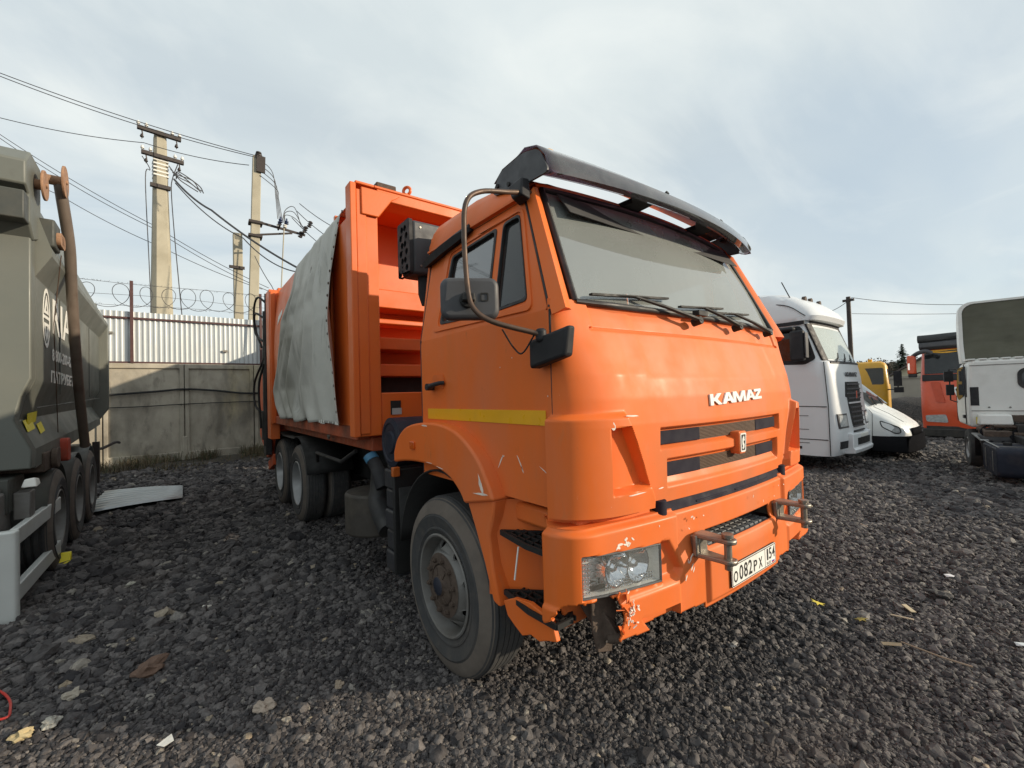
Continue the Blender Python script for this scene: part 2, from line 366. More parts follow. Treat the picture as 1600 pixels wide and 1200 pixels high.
def gravel(name, pts, sizes, material, sub=2, nvar=7, label=None):
    me = bpy.data.meshes.new(name); me.from_pydata([tuple(p) for p in pts], [], [])
    a = me.attributes.new('size', 'FLOAT', 'POINT'); a.data.foreach_set('value', np.array(sizes, dtype=np.float32))
    o = bpy.data.objects.new(name, me); COL.objects.link(o)
    ng = bpy.data.node_groups.new(name, 'GeometryNodeTree')
    ng.interface.new_socket('Geometry', in_out='INPUT', socket_type='NodeSocketGeometry')
    ng.interface.new_socket('Geometry', in_out='OUTPUT', socket_type='NodeSocketGeometry')
    L = ng.links.new
    gi, go = ng.nodes.new('NodeGroupInput'), ng.nodes.new('NodeGroupOutput')
    g2i = ng.nodes.new('GeometryNodeGeometryToInstance')
    for k in range(nvar):
        ico = ng.nodes.new('GeometryNodeMeshIcoSphere'); ico.inputs['Radius'].default_value = .5; ico.inputs['Subdivisions'].default_value = sub
        sp = ng.nodes.new('GeometryNodeSetPosition'); pos = ng.nodes.new('GeometryNodeInputPosition')
        nn = ng.nodes.new('ShaderNodeTexNoise'); nn.noise_dimensions = '4D'; nn.inputs['W'].default_value = k*7.3+1
        nn.inputs['Scale'].default_value = 2.1; nn.inputs['Detail'].default_value = 3; nn.inputs['Roughness'].default_value = .6
        sub_ = ng.nodes.new('ShaderNodeVectorMath'); sub_.operation = 'SUBTRACT'; sub_.inputs[1].default_value = (.5, .5, .5)
        scl = ng.nodes.new('ShaderNodeVectorMath'); scl.operation = 'SCALE'; scl.inputs['Scale'].default_value = 1.35
        L(pos.outputs[0], nn.inputs['Vector']); L(nn.outputs['Color'], sub_.inputs[0]); L(sub_.outputs[0], scl.inputs[0])
        L(ico.outputs[0], sp.inputs['Geometry']); L(scl.outputs[0], sp.inputs['Offset'])
        sm = ng.nodes.new('GeometryNodeSetMaterial'); sm.inputs['Material'].default_value = material; L(sp.outputs[0], sm.inputs[0])
        ss_ = ng.nodes.new('GeometryNodeSetShadeSmooth'); ss_.inputs['Shade Smooth'].default_value = (k == 0); L(sm.outputs[0], ss_.inputs[0])
        tr = ng.nodes.new('GeometryNodeTransform'); tr.inputs['Scale'].default_value = (1.15+.1*(k % 3), .95, .74+.08*(k % 4)); L(ss_.outputs[0], tr.inputs[0])
        L(tr.outputs[0], g2i.inputs[0])
    iop = ng.nodes.new('GeometryNodeInstanceOnPoints'); L(gi.outputs[0], iop.inputs['Points']); L(g2i.outputs[0], iop.inputs['Instance'])
    iop.inputs['Pick Instance'].default_value = True
    ri = ng.nodes.new('FunctionNodeRandomValue'); ri.data_type = 'INT'
    [s for s in ri.inputs if s.name == 'Min' and s.type == 'INT'][0].default_value = 0
    [s for s in ri.inputs if s.name == 'Max' and s.type == 'INT'][0].default_value = nvar-1
    L([s for s in ri.outputs if s.type == 'INT'][0], iop.inputs['Instance Index'])
    rr = ng.nodes.new('FunctionNodeRandomValue'); rr.data_type = 'FLOAT_VECTOR'
    rr.inputs[0].default_value = (-.35, -.35, 0); rr.inputs[1].default_value = (.35, .35, 6.283); rr.inputs['Seed'].default_value = 5
    L(rr.outputs[0], iop.inputs['Rotation'])
    at = ng.nodes.new('GeometryNodeInputNamedAttribute'); at.data_type = 'FLOAT'; at.inputs['Name'].default_value = 'size'
    L([s for s in at.outputs if s.name == 'Attribute' and s.enabled][0], iop.inputs['Scale'])
    L(iop.outputs[0], go.inputs[0])
    md = o.modifiers.new('scatter', 'NODES'); md.node_group = ng
    return tag(o, label=label, cat='gravel', kind='stuff')
cx, cy = CAM_LOC.x, CAM_LOC.y
pts, sz = [], []
def coarse(x, y):   # coarser on the side between the two parked vehicles
    return .5+.5*noise.noise((x*.35, y*.35, 5))+.55*ss(.2, -1.6, x)*ss(-.6, -1.6, y)
K_ = 390000
lr = rng.uniform(math.log(1.2), math.log(34), K_); th = yaw+rng.uniform(-1.15, 1.15, K_); rr_ = np.exp(lr)
lg = rng.lognormal(0, .42, K_); hh = rng.random(K_)
for r_, t_, s_, h_ in zip(rr_, th, lg, hh):
    x, y = cx+r_*math.cos(t_), cy+r_*math.sin(t_)
    if x < -12.85 or (-8.85 < x < -6.8 and -3.7 < y < -2.42): continue
    base = .0152*max(1, r_/2.6)**.72
    k = coarse(x, y)
    if k > .85 and h_ < .18: s = base*s_*(1.4+.6*k*(h_*5))
    else: s = base*s_*(.85+.25*k)
    s = min(s, .16)
    pts.append((x, y, gfn(x, y)[2]+s*.12)); sz.append(s)
gravel('gravel', pts, sz, gravel_mat('slag_gravel', (.027, .025, .028), (.145, .132, .128), (.27, .25, .22)), label='dark crushed slag gravel covering the whole yard')
# ================================================================== ORANGE REFUSE TRUCK (front axle over the world origin, +X = forward)
TK = thing('refuse_truck', 'big orange refuse lorry with a broken bumper corner, parked in the middle of the yard', 'truck')
OR, OB = MT['orange'], MT['orange_body']
def interp(tab, z):
    zs, vs_ = zip(*tab); return float(np.interp(z, zs, vs_))
def plan(xf, w, r, k, xb, n=1600):
    """plan outline of a rounded front, from the right side round the nose to the left side"""
    xa = xf-k*(w-r)**2; P = [(xb, -w)]; q = min(r, xa-xb-.004)
    P += [(xb+(xa-q-xb)*i/60, -w) for i in range(1, 60)]
    P += [(xa-q+q*math.sin(a), -(w-r)-r*math.cos(a)) for a in np.linspace(0, PI/2-.1, 60)]
    P += [(xf-k*y*y, y) for y in np.linspace(-(w-r)*.985, 0, 160)]
    P += [(x, -y) for x, y in P[::-1][1:]]
    P = np.array(P); d = np.r_[0, np.cumsum(np.hypot(*np.diff(P, axis=0).T))]
    s = np.linspace(0, d[-1], n); Q = np.c_[np.interp(s, d, P[:, 0]), np.interp(s, d, P[:, 1])]
    kk = np.ones(31)/31
    for _ in range(2):
        E = np.r_[2*Q[:1]-Q[15:0:-1], Q, 2*Q[-1:]-Q[-2:-17:-1]]
        Q = np.c_[np.convolve(E[:, 0], kk, 'valid'), np.convolve(E[:, 1], kk, 'valid')]
    return Q
def sdpoly(X, Y, poly):
    """signed distance to polygon, negative inside"""
    P = np.array(poly, float); d = np.full(X.shape, 1e9); ins = np.zeros(X.shape, bool)
    for i in range(len(P)):
        a, b = P[i-1], P[i]; e = b-a; wx, wy = X-a[0], Y-a[1]
        t = np.clip((wx*e[0]+wy*e[1])/(e@e), 0, 1); d = np.minimum(d, (wx-e[0]*t)**2+(wy-e[1]*t)**2)
        c = ((a[1] <= Y) & (b[1] > Y)) | ((b[1] <= Y) & (a[1] > Y))
        with np.errstate(divide='ignore', invalid='ignore'):
            ins ^= c & (X < a[0]+(Y-a[1])*e[0]/(e[1] if e[1] else 1e-9))
    d = np.sqrt(d); return np.where(ins, -d, d)
def sstep(a, b, x):
    t = np.clip((x-a)/(b-a), 0, 1); return t*t*(3-2*t)
def mirrorpoly(p): return [(-a, b) for a, b in p]
XF = [(1.08, 1.205), (1.2, 1.213), (1.5, 1.222), (1.62, 1.215), (1.73, 1.195), (1.93, 1.128), (2.0, 1.106), (2.07, 1.078)]
def surf_grid(zs, ns, planfn, dispfn):
    XYZ = np.zeros((ns, len(zs), 3)); NR = np.zeros((ns, len(zs), 2))
    for j, z in enumerate(zs):
        Q = planfn(z); ii = np.linspace(0, len(Q)-1, ns)
        q = np.c_[np.interp(ii, np.arange(len(Q)), Q[:, 0]), np.interp(ii, np.arange(len(Q)), Q[:, 1])]
        t = np.gradient(q, axis=0); n = np.c_[t[:, 1], -t[:, 0]]; n /= np.linalg.norm(n, axis=1)[:, None]
        XYZ[:, j, :2] = q; XYZ[:, j, 2] = z; NR[:, j] = n
    D = dispfn(XYZ[..., 1], XYZ[..., 2], XYZ[..., 0])
    XYZ[..., :2] += NR*D[..., None]
    return XYZ
def add_surf(mb, XYZ, keep=None, mi=0):
    n, m = XYZ.shape[:2]; F = []
    for i in range(n-1):
        for j in range(m-1):
            if keep is None or keep(XYZ[i, j]*.5+XYZ[i+1, j+1]*.5): F.append((i*m+j, (i+1)*m+j, (i+1)*m+j+1, i*m+j+1))
    mb.add(XYZ.reshape(-1, 3).tolist(), F, mi)
# ---- front panel
VANE = [(-.992, 1.492), (-.895, 1.496), (-.770, 1.225), (-.985, 1.214)]
BULGE = [(-1.6, 1.545), (-.90, 1.553), (-.735, 1.17), (-.735, 1.0), (-1.6, 1.0)]
def fascia_disp(Y, Z, X):
    D = np.zeros_like(Y)
    for P in (BULGE, mirrorpoly(BULGE)): D += .042*sstep(.012, -.018, sdpoly(Y, Z, P))
    for P in (VANE, mirrorpoly(VANE)): D -= .062*sstep(.006, -.010, sdpoly(Y, Z, P))
    u = np.maximum(np.abs(Y)-.655, np.abs(Z-1.424)-.044); D -= .034*sstep(.012, -.010, u)
    u = np.maximum(np.abs(Y)-(.61), np.abs(Z-1.258)-.060)
    D -= .034*sstep(.012, -.010, u)*np.clip((Z-1.165)/.075, 0, 1)
    gr = np.exp(-((Z-1.937)/.006)**2)*(np.abs(Y) < .99); D -= .014*gr
    D -= .016*sstep(1.937, 1.945, Z)*sstep(.975, .955, np.abs(Y))
    D -= .012*np.exp(-((Z-1.945)/.02)**2)*0
    D -= .006*sstep(1.70, 1.735, Z)*sstep(.72, .66, np.abs(Y))
    g2 = np.exp(-((np.abs(Y)-.742)/.0035)**2)*(Z < 1.2); D -= .008*g2
    return D
FR = .36
zs = np.concatenate([np.linspace(1.125, 1.56, 92), np.linspace(1.565, 1.92, 34), np.linspace(1.925, 1.955, 12), np.linspace(1.962, 2.068, 12)])
FX = surf_grid(zs, 560, lambda z: plan(interp(XF, z), 1.165, FR, .07, .985), fascia_disp)
top = FX[:, -1].copy(); top[:, 0] -= .09; top[:, 1] *= .96; top[:, 2] += .02
bot = FX[:, 0].copy(); bot[:, 0] -= .05; bot[:, 1] *= .965; bot[:, 2] -= .004
bot2 = bot.copy(); bot2[:, 2] -= .06
FX = np.concatenate([bot2[:, None], bot[:, None], FX, top[:, None]], 1)
mb = MB(); add_surf(mb, FX)
fascia = mb.build('front_panel', OR, TK, smooth=32)
_pc = {}
def fx(y, z, off=0):
    k = round(z, 2)
    if k not in _pc:
        Q = plan(interp(XF, k), 1.165, FR, .07, .985); h_ = len(Q)//2; _pc[k] = (-Q[:h_+1, 1], Q[:h_+1, 0])
    a, b = _pc[k]; return float(np.interp(-abs(y), -a, b))+off
def onf(y0, z0): return lambda s, t, d: (fx(y0+s, z0+t, d), y0+s, z0+t)
# grille inserts
for zc, hw, hh_ in ((1.424, .645, .033), (1.270, .60, .034)):
    for sgn in (-1, 1):
        m = MB(); us = np.linspace(.318, hw, 10)
        m.rings([[(fx(u*sgn, zc, o), u*sgn, zc+e) for o, e in ((-.05, -hh_), (-.024, -hh_), (-.024, hh_), (-.05, hh_))] for u in us])
        m.build('grille_end_cover', MT['navy'], fascia, bevel=.004)
    m = MB()
    m.rings([[(fx(u, zc, o), u, zc+e) for o, e in ((-.06, -hh_), (-.045, -hh_), (-.045, hh_), (-.06, hh_))] for u in np.linspace(-.318, .318, 10)])
    for k in range(9):
        z = zc-hh_+.004+k*(2*hh_-.008)/8
        m.rings([[(fx(u, zc, o), u, z+e) for o, e in ((-.05, -.0022), (-.027, -.0022), (-.027, .0022), (-.05, .0022))] for u in np.linspace(-.318, .318, 9)])
    for u in np.linspace(-.31, .31, 60): m.box(fx(u, zc, -.04), fx(u, zc, -.030), u-.001, u+.001, zc-hh_, zc+hh_)
    m.build('grille_mesh', mat('grille_mesh_paint', (.10, .055, .03), .6, var=.2), fascia)
# emblem
m = MB(); m.prism(rpoly([(-.044, .062), (.044, .062), (.036, -.062), (-.036, -.062)], .014), onf(.035, 1.348), -.05, .022)
em = m.build('emblem', OR, fascia, bevel=.005)
m = MB(); m.panel(rpoly([(-.034, .052), (.034, .052), (.028, -.052), (-.028, -.052)], .01), [rpoly([(-.026, .044), (.026, .044), (.021, -.044), (-.021, -.044)], .007)], onf(.035, 1.348), .021, .026); m.build('emblem_rim', MT['white'], em)
m = MB(); m.prism(rpoly([(-.026, .044), (.026, .044), (.021, -.044), (-.021, -.044)], .007), onf(.035, 1.348), .018, .0235); m.build('emblem_field', MT['black'], em)
horse = [(.006, .036), (.012, .026), (.009, .02), (.017, .014), (.013, .008), (.004, .012), (.0, .002), (.012, -.012), (.008, -.03), (-.004, -.038), (-.014, -.03), (-.006, -.022), (-.012, -.010), (-.014, .008), (-.010, .024), (-.002, .034)]
m = MB(); m.panel(horse, [], onf(.035, 1.348), .0236, .0265); m.build('emblem_horse', MT['white'], em)
GL = {'K': [[(0, 0), (.26, 0), (.26, .36), (.36, .36), (.66, 0), (1, 0), (.60, .5), (1, 1), (.66, 1), (.36, .64), (.26, .64), (.26, 1), (0, 1)]],
      'A': [[(0, 0), (.28, 0), (.37, .22), (.63, .22), (.72, 0), (1, 0), (.64, 1), (.36, 1)], [(.42, .42), (.58, .42), (.5, .74)]],
      'M': [[(0, 0), (.20, 0), (.20, .62), (.40, 0), (.60, 0), (.80, .62), (.80, 0), (1, 0), (1, 1), (.72, 1), (.5, .36), (.28, 1), (0, 1)]],
      'Z': [[(0, 0), (1, 0), (1, .25), (.42, .25), (1, .78), (1, 1), (.02, 1), (.02, .75), (.58, .75), (0, .22)]]}
def badge(body, x0s, ws, h, fn, m_, parent, nm='letter'):
    for ch, x0, w_ in zip(body, x0s, ws):
        o_, *hs_ = [[(x0+a*w_, (b-.5)*h) for a, b in l] for l in GL[ch]]
        m = MB(); m.panel(o_, hs_, fn, 0, .009); m.build(nm, m_, parent, bevel=.0012)
badge('KAMAZ', (-.305, -.185, -.065, .085, .205), (.118, .132, .150, .132, .10), .060, lambda s, t, d: (fx(.045+s, 1.603+t+s*.03, .001+d), .045+s, 1.603+t+s*.035), MT['white'], fascia)
# lower mask bar between panel and bumper
m = MB(); m.box(.5, 1.09, -1.12, 1.12, 1.02, 1.12); m.build('lower_valance', OR, TK, bevel=.02)
m = MB()
m.rings([[(1.235-.07*u*u+o, u, z) for o, z in ((-.10, 1.075), (-.02, 1.075), (-.035, 1.125), (-.10, 1.125))] for u in np.linspace(-.66, .66, 15)])
for u in (-.40, -.02, .22): m.rings([[(1.235-.07*(u+k)**2+o, u+k, z) for o, z in ((-.03, 1.088), (-.018, 1.088), (-.022, 1.097), (-.03, 1.097))] for k in np.linspace(0, .22 if u > 0 else .3, 5)])
for s_ in (-1, 1): m.cyl((1.17, .67*s_, 1.05), (1.17, .67*s_, 1.14), .035, n=14)
m.build('radiator_bar', MT['navy'], TK, bevel=.004)
# ---- cab shell
def side_y(z): return -1.165 if z < 2.02 else -1.165+(z-2.02)*.165
cs = MB()
prof = [(-1.066, 2.628), (-1.072, 2.645), (-1.066, 2.70), (-1.045, 2.775), (-1.0, 2.84), (-.92, 2.875), (-.7, 2.895), (-.35, 2.91), (0, 2.915)]
prof = prof+[(-y, z) for y, z in prof[::-1][1:]]
rings = []
for x, dz, sc in ((-.31, -.05, .975), (-.285, 0, 1), (-.1, .0, 1), (.2, .0, 1), (.5, -.05, 1), (.66, -.115, .995), (.735, -.16, .985)):
    rings.append([(x, y*sc if z > 2.7 else y, 2.628+(z-2.628)*(1+dz*3.2)) for y, z in prof])
cs.rings(rings, closed=False, caps=False)
# roof gutter ridge above the door
cs.rings([[(x, y, z+.0) for y, z in ((-1.07, 2.632), (-1.092, 2.634), (-1.092, 2.646), (-1.07, 2.65))] for x in (-.29, .2, .72)]); 
# rear wall and floor
cs.box(-.31, -.285, -1.15, 1.15, 1.14, 2.03); cs.hexa([(-.31, -1.15, 2.03), (-.285, -1.15, 2.03), (-.285, 1.15, 2.03), (-.31, 1.15, 2.03), (-.31, -1.05, 2.75), (-.285, -1.05, 2.75), (-.285, 1.05, 2.75), (-.31, 1.05, 2.75)])
cs.box(-.28, 1.05, -1.10, 1.10, 1.14, 1.18)
for sg in (-1, 1): cs.box(.93, .985, *sorted((sg*1.155, sg*1.0)), 1.15, 2.06)
# A pillars: door edge -> ridge -> windshield edge
def pil(t):
    d = Vector((1.0-.26*t, -1.163+.10*t, 2.03+.61*t)); w_ = Vector((1.012-.285*t, -1.052+.088*t, 2.06+.648*t))
    r_ = (d+w_)/2+Vector((.045-.01*t, -.022, .01)); r2 = d*.35+w_*.65+Vector((.032, -.008, .008)); r1 = d*.8+w_*.2+Vector((.018, -.012, 0))
    i_ = (d+w_)/2+Vector((-.06, .03, 0))
    return [d, r1, r_, r2, w_, w_+Vector((-.02, .0, 0)), i_]
PR = [pil(t) for t in np.linspace(-.06, 1.0, 10)]
cs.rings(PR); cs.rings([[(p.x, -p.y, p.z) for p in r] for r in PR])
# header above the windshield
def wst(y): return Vector((.80-.083*y*y, y, 2.716-.008*y*y))
def wsb(y): return Vector((1.072-.056*y*y, y, 2.062))
ys = np.linspace(-.985, .985, 25)
cs.rings([[(wst(y)+Vector((.0, 0, 0))), wst(y)+Vector((.012, 0, .012)), wst(y)+Vector((-.0, 0, .035)), wst(y)+Vector((-.03, 0, .055)), (.64, y, 2.78-.03*y*y), (.64, y, 2.70), wst(y)+Vector((-.03, 0, -.01))] for y in ys])
# cowl shelf under the windshield
cs.rings([[wsb(y)+Vector((.0, 0, .006)), wsb(y)+Vector((.006, 0, -.006)), wsb(y)+Vector((-.02, 0, -.09)), wsb(y)+Vector((-.06, 0, -.06)), wsb(y)+Vector((-.03, 0, 0))] for y in np.linspace(-1.06, 1.06, 25)])
shell = cs.build('cab_shell', OR, TK, smooth=40)
# ---- windshield
wm = MB(); wm.grid(np.linspace(-1, 1, 31).tolist(), np.linspace(0, 1, 9).tolist(), lambda s, t: (lambda yb, yt: tuple(wsb(yb)*(1-t)+wst(yt)*t+Vector((.012*math.sin(PI*t), 0, 0))))(s*1.035, s*.955))
ws = wm.build('windshield', MT['ws'], TK, smooth=60)
loop = [wsb(s) for s in np.linspace(-1.03, 1.03, 30)]+[wst(s) for s in np.linspace(.95, -.95, 30)]
L2 = [Vector(p)+Vector((.006, 0, 0)) for p in rpoly3(loop)] if False else [p+Vector((.008, 0, 0)) for p in loop]
sm = MB(); sm.tube(L2+[L2[0]], .017, 6, caps=False); sm.build('windshield_seal', MT['seal'], ws, smooth=60)
# ---- door skin right / left
def door(sg, parent):
    fn = lambda s, t, d: (s, sg*(-side_y(t)+d), t)
    m = MB()
    lo = rpoly([(-.275, 1.15), (.985, 1.15), (.985, 2.025), (-.275, 2.025)], .03)
    m.panel(lo, [], fn, -.03, .0)
    w1 = rpoly([(-.02, 2.108), (.035, 2.522), (.505, 2.548), (.505, 2.085)], .03)
    w2 = rpoly([(.572, 2.552), (.705, 2.556), (.832, 2.096), (.572, 2.086)], .03)
    upo = rpoly([(-.275, 2.0201), (.985, 2.0201), (.728, 2.628), (-.255, 2.622)], .02)
    m.panel(upo, [w1, w2], lambda s, t, d: (s, sg*(1.165-(t-2.02)*.165+d), t), -.03, 0)
    dr = m.build('door', OR, parent, bevel=.006)
    fu = lambda s, t, d: (s, sg*(1.165-(t-2.02)*.165+d), t)
    # raised window surround pressing
    m = MB(); m.panel(rpoly([(-.11, 2.06), (.885, 2.035), (.735, 2.59), (-.06, 2.575)], .05), [rpoly([(-.05, 2.09), (.85, 2.07), (.722, 2.575), (.005, 2.552)], .04)], fu, -.01, .008)
    m.build('window_surround', OR, dr, bevel=.005)
    for w, nm, mt_ in ((w1, 'door_window', 'sideglass'), (w2, 'quarter_window', 'darkglass')):
        c = (sum(p[0] for p in w)/len(w), sum(p[1] for p in w)/len(w))
        m = MB(); m.panel(w, [], fu, -.018, -.014); gl = m.build(nm, MT[mt_], dr)
        m = MB(); m.panel([((a-c[0])*1.035+c[0], (b-c[1])*1.035+c[1]) for a, b in w], [[((a-c[0])*.955+c[0], (b-c[1])*.965+c[1]) for a, b in w]], fu, -.012, .005)
        m.build('window_seal', MT['seal'], gl, bevel=.002)
    m = MB(); m.panel([(-.19, 1.512), (.955, 1.510), (.955, 1.577), (-.19, 1.577)], [], fn, .001, .0035); m.build('reflective_strip', MT['yellow'], dr)
    # pull handle in a scooped recess
    m = MB(); m.panel(rrect(-.115, .035, 1.70, 1.79, .03), [], fn, .0005, .004); hr = m.build('handle_recess', mat('orange_recess', (.70, .13, .014), .5), dr)
    m = MB(); m.tube([fn(-.125, 1.715, .012), fn(-.11, 1.715, .035), fn(-.02, 1.728, .04), fn(.035, 1.735, .030), fn(.045, 1.735, .008)], [.016, .019, .014, .013, .012], 10)
    m.cyl(fn(-.108, 1.715, 0), fn(-.108, 1.715, .052), .022, n=14); m.build('door_handle', MT['blkpl'], dr, smooth=50)
    # dark shut line
    m = MB(); m.tube([fn(.993, 1.16, -.006), fn(.993, 2.02, -.006)], .006, 6); m.tube([fn(-.282, 1.16, -.004), fn(-.282, 2.02, -.004), fu(-.262, 2.62, -.004)], .006, 6)
    m.tube([fu(-.26, 2.627, -.004), fu(.728, 2.634, -.004)], .005, 6); m.tube([fu(.99, 2.03, -.004), fu(.732, 2.63, -.004)], .006, 6)
    m.build('shut_line', MT['seal'], dr)
    return dr
door_r = door(-1, TK); door_l = door(1, TK)
# rubber wind deflector over the rear of the door window
m = MB()
m.rings([[(x, side_y(2.6)-o, z+dz) for o, dz in ((-.0, -h), (.055*k, -h-.012), (.07*k, -h*.4), (.03, .012))] for x, z, h, k in ((-.30, 2.575, .03, .8), (-.2, 2.60, .05, 1), (-.05, 2.625, .055, 1), (.12, 2.64, .05, .9), (.26, 2.645, .02, .5))])
m.build('window_deflector', MT['blkpl'], door_r, smooth=50)
# ---- cab interior
m = MB(); m.rings([[(.98-.05*y*y, y, 2.03), (.70, y, 2.06), (.62, y, 1.95), (.66, y, 1.5), (.98, y, 1.5)] for y in np.linspace(-1.05, 1.05, 9)]); m.build('dashboard', MT['interior'], TK, smooth=40)
for y in (-.62, .62):
    m = MB(); m.prism(rrect(-.25, .25, 0, .14, .05), lambda s, t, d, y=y: (d, y+s, 1.62+t), -.02, .48)
    m.hexa([(-.10, y-.25, 1.72), (.04, y-.25, 1.72), (.04, y+.25, 1.72), (-.10, y+.25, 1.72), (-.22, y-.22, 2.34), (-.12, y-.22, 2.34), (-.12, y+.22, 2.34), (-.22, y+.22, 2.34)])
    m.hexa([(-.2, y-.13, 2.36), (-.13, y-.13, 2.36), (-.13, y+.13, 2.36), (-.2, y+.13, 2.36), (-.24, y-.12, 2.54), (-.17, y-.12, 2.54), (-.17, y+.12, 2.54), (-.24, y+.12, 2.54)])
    m.build('seat', MT['interior'], TK, bevel=.03)
m = MB(); m.lathe([(.23+.016*math.cos(a), .016*math.sin(a)) for a in np.linspace(0, 2*PI, 9)[:-1]], (.60, .62, 2.06), (-.5, 0, .85), 28, closed=True)
m.tube([(.60, .62, 2.06), (.80, .62, 1.75)], .03); m.beam((.60, .40, 2.06), (.60, .84, 2.06), .02, .02); m.build('steering_wheel', MT['black'], TK)
m = MB(); m.rings([[(x, y, 2.60+.0*x) for y in (-1.02, 1.02)]+[(x, y, 2.68) for y in (.98, -.98)] for x in (-.28, .70)]); m.build('headliner', MT['headliner'], TK)
for y0, y1 in ((-.88, -.08), (.08, .88)):
    m = MB(); m.hexa([(.86, y0, 2.56), (.868, y0, 2.56), (.868, y1, 2.56), (.86, y1, 2.56), (.765, y0, 2.69), (.775, y0, 2.69), (.775, y1, 2.69), (.765, y1, 2.69)]); m.build('sun_flap', MT['interior'], TK, bevel=.01)
# ---- wipers
def wiper(y0, piv, bl0, bl1):
    P = lambda y, t, o=.03: wsb(y/1.035*1.0)*(1-t)+wst(y*.92)*t+Vector((o, 0, 0))
    m = MB(); b0 = P(piv, -.055, .05); m.cyl(b0-Vector((.03, 0, .01)), b0+Vector((.02, 0, .0)), .022, n=12)
    a = P(bl0, .06, .035); b = P(bl1, .12, .03); mid = (a+b)/2
    m.tube([b0+Vector((.012, 0, 0)), b0*.45+mid*.55+Vector((.02, 0, 0)), mid+Vector((.008, 0, 0))], [.013, .010, .008], 6)
    o = m.build('wiper', MT['black'], TK)
    m = MB(); m.beam(a, b, .010, .022, (1, 0, 0)); m.tube([a*.8+b*.2, a*.6+b*.4+Vector((.014, 0, 0)), a*.4+b*.6+Vector((.014, 0, 0)), a*.2+b*.8], .006, 6); m.build('wiper_blade', MT['black'], o)
wiper(0, -.20, -.98, -.38); wiper(0, .28, -.30, .22); wiper(0, .80, .10, .62)
m = MB(); m.box(1.10, 1.14, -.19, -.09, 2.055, 2.085); m.build('washer_nozzle', MT['black'], TK, bevel=.004)
# ---- roof visor
def vt(y): return Vector((.82-.085*y*y, y, 2.838+.03*y*y-.02*y))
def vb(y): return Vector((1.06-.15*y*y, y, 2.672+.02*y*y-.012*y))
ys = np.linspace(-1.05, 1.05, 33)
m = MB()
def vsec(y):
    T, B = vt(y), vb(y); t_ = max(0, abs(y)-.9)/.15
    return [T+Vector((-.06, 0, -.012)), T+Vector((.0, 0, .006)), T*.7+B*.3+Vector((.04, 0, .03)), T*.35+B*.65+Vector((.04, 0, .025)), B, B+Vector((-.04, 0, .004)), B+Vector((-.075, 0, .018))]
m.rings([vsec(y) for y in ys], closed=False, caps=False)
vis = m.build('roof_visor', MT['smoke'], TK, solid=.006, smooth=60)
for sg in (-1, 1):
    m = MB(); y = 1.05*sg; f = lambda s, t, d: (s, sg*(1.045+d-.10*(t-2.70)*.0), t)
    m.panel(rpoly([(.44, 2.76), (.62, 2.715), (.91, 2.70), (.84, 2.84), (.72, 2.875), (.52, 2.86)], .04), [], f, 0, .012)
    m.rings([[(x, sg*1.055, z), (x-.01, sg*.97, z+.02), (x-.03, sg*.85, z+.015)] for x, z in ((.46, 2.82), (.54, 2.868), (.70, 2.88), (.82, 2.855))], closed=False, caps=False)
    m.build('visor_end', MT['greypl'], vis, bevel=.004)
    for x, z in ((.60, 2.76), (.50, 2.79)):
        m = MB(); m.cyl((x, sg*1.05, z), (x, sg*1.066, z), .012, n=10); m.build('visor_screw', MT['black'], vis)
for y in (-.30, .40):
    m = MB(); h = wst(y)+Vector((-.01, 0, .02)); B = vt(y)*.35+vb(y)*.65; T = vt(y)
    m.prism([(0, -.10), (0, .05), (1, .12), (1, -.13), (.55, -.05)], lambda s, t, d: tuple(h*(1-s)+(B*.6+T*.4)*s+Vector((0, t, d))), -.016, .016)
    m.build('visor_bracket', MT['black'], vis, bevel=.003)
for y in (-.18, .5): m = MB(); p = vt(y)*.55+vb(y)*.45+Vector((.045, 0, .03)); m.cyl(p-Vector((.02, 0, .01)), p+Vector((.006, 0, .004)), .013, n=10); m.build('visor_screw', MT['black'], vis)
m = MB(); hp = smoothpath([wst(-.85)+Vector((.01, 0, .1)), (.86, -.78, 2.80), (.84, -.7, 2.86), (.90, -.5, 2.79), (.86, -.3, 2.83), (.93, -.05, 2.77), (.9, .2, 2.80), (.94, .32, 2.74), (.90, .5, 2.8), (.84, .8, 2.74)], 6); m.tube(hp, .006, 6); m.build('visor_cable', MT['black'], vis)
m = MB(); m.lathe([(.001, 0), (.04, 0), (.04, .01), (.034, .035), (.016, .05), (.001, .052)], (.72, -.88, 2.895), (0, 0, 1), 16); m.build('beacon', MT['yellow'], TK)
# ---- mirrors
mm = MB(); path = smoothpath([(.76, -1.05, 2.655), (.78, -1.2, 2.61), (.80, -1.37, 2.56), (.81, -1.455, 2.49), (.815, -1.475, 2.35), (.83, -1.475, 2.12), (.85, -1.46, 2.02), (.90, -1.40, 1.96), (.98, -1.26, 1.915), (1.0, -1.235, 1.905)], 6)
mm.tube(path, .0115, 10); arm = mm.build('mirror_arm', MT['brown'], TK, smooth=60)
m = MB(); sh = lambda s, t, d: (.80+s*.50-d*.86, -1.445+s*.86+d*.50, 2.075+t)
m.prism(rrect(-.128, .128, -.092, .092, .04), sh, .0, .06); mh = m.build('mirror_housing', MT['greypl'], arm, bevel=.02, seg=3)
m = MB(); m.prism(rrect(-.11, .11, -.078, .078, .03), sh, .0605, .063); m.build('mirror_glass', MT['chrome'], mh)
m = MB(); m.prism(circ(-.01, -.01, .036, 16), sh, -.018, .001); m.prism(rrect(-.035, .02, -.022, .012, .006), sh, -.05, -.01); m.build('mirror_clamp', MT['black'], mh, bevel=.006)
m = MB(); m.panel(rrect(.045, .08, -.015, .022, .006), [rrect(.05, .075, -.01, .017, .004)], sh, -.004, .001); m.build('mirror_socket', MT['black'], mh)
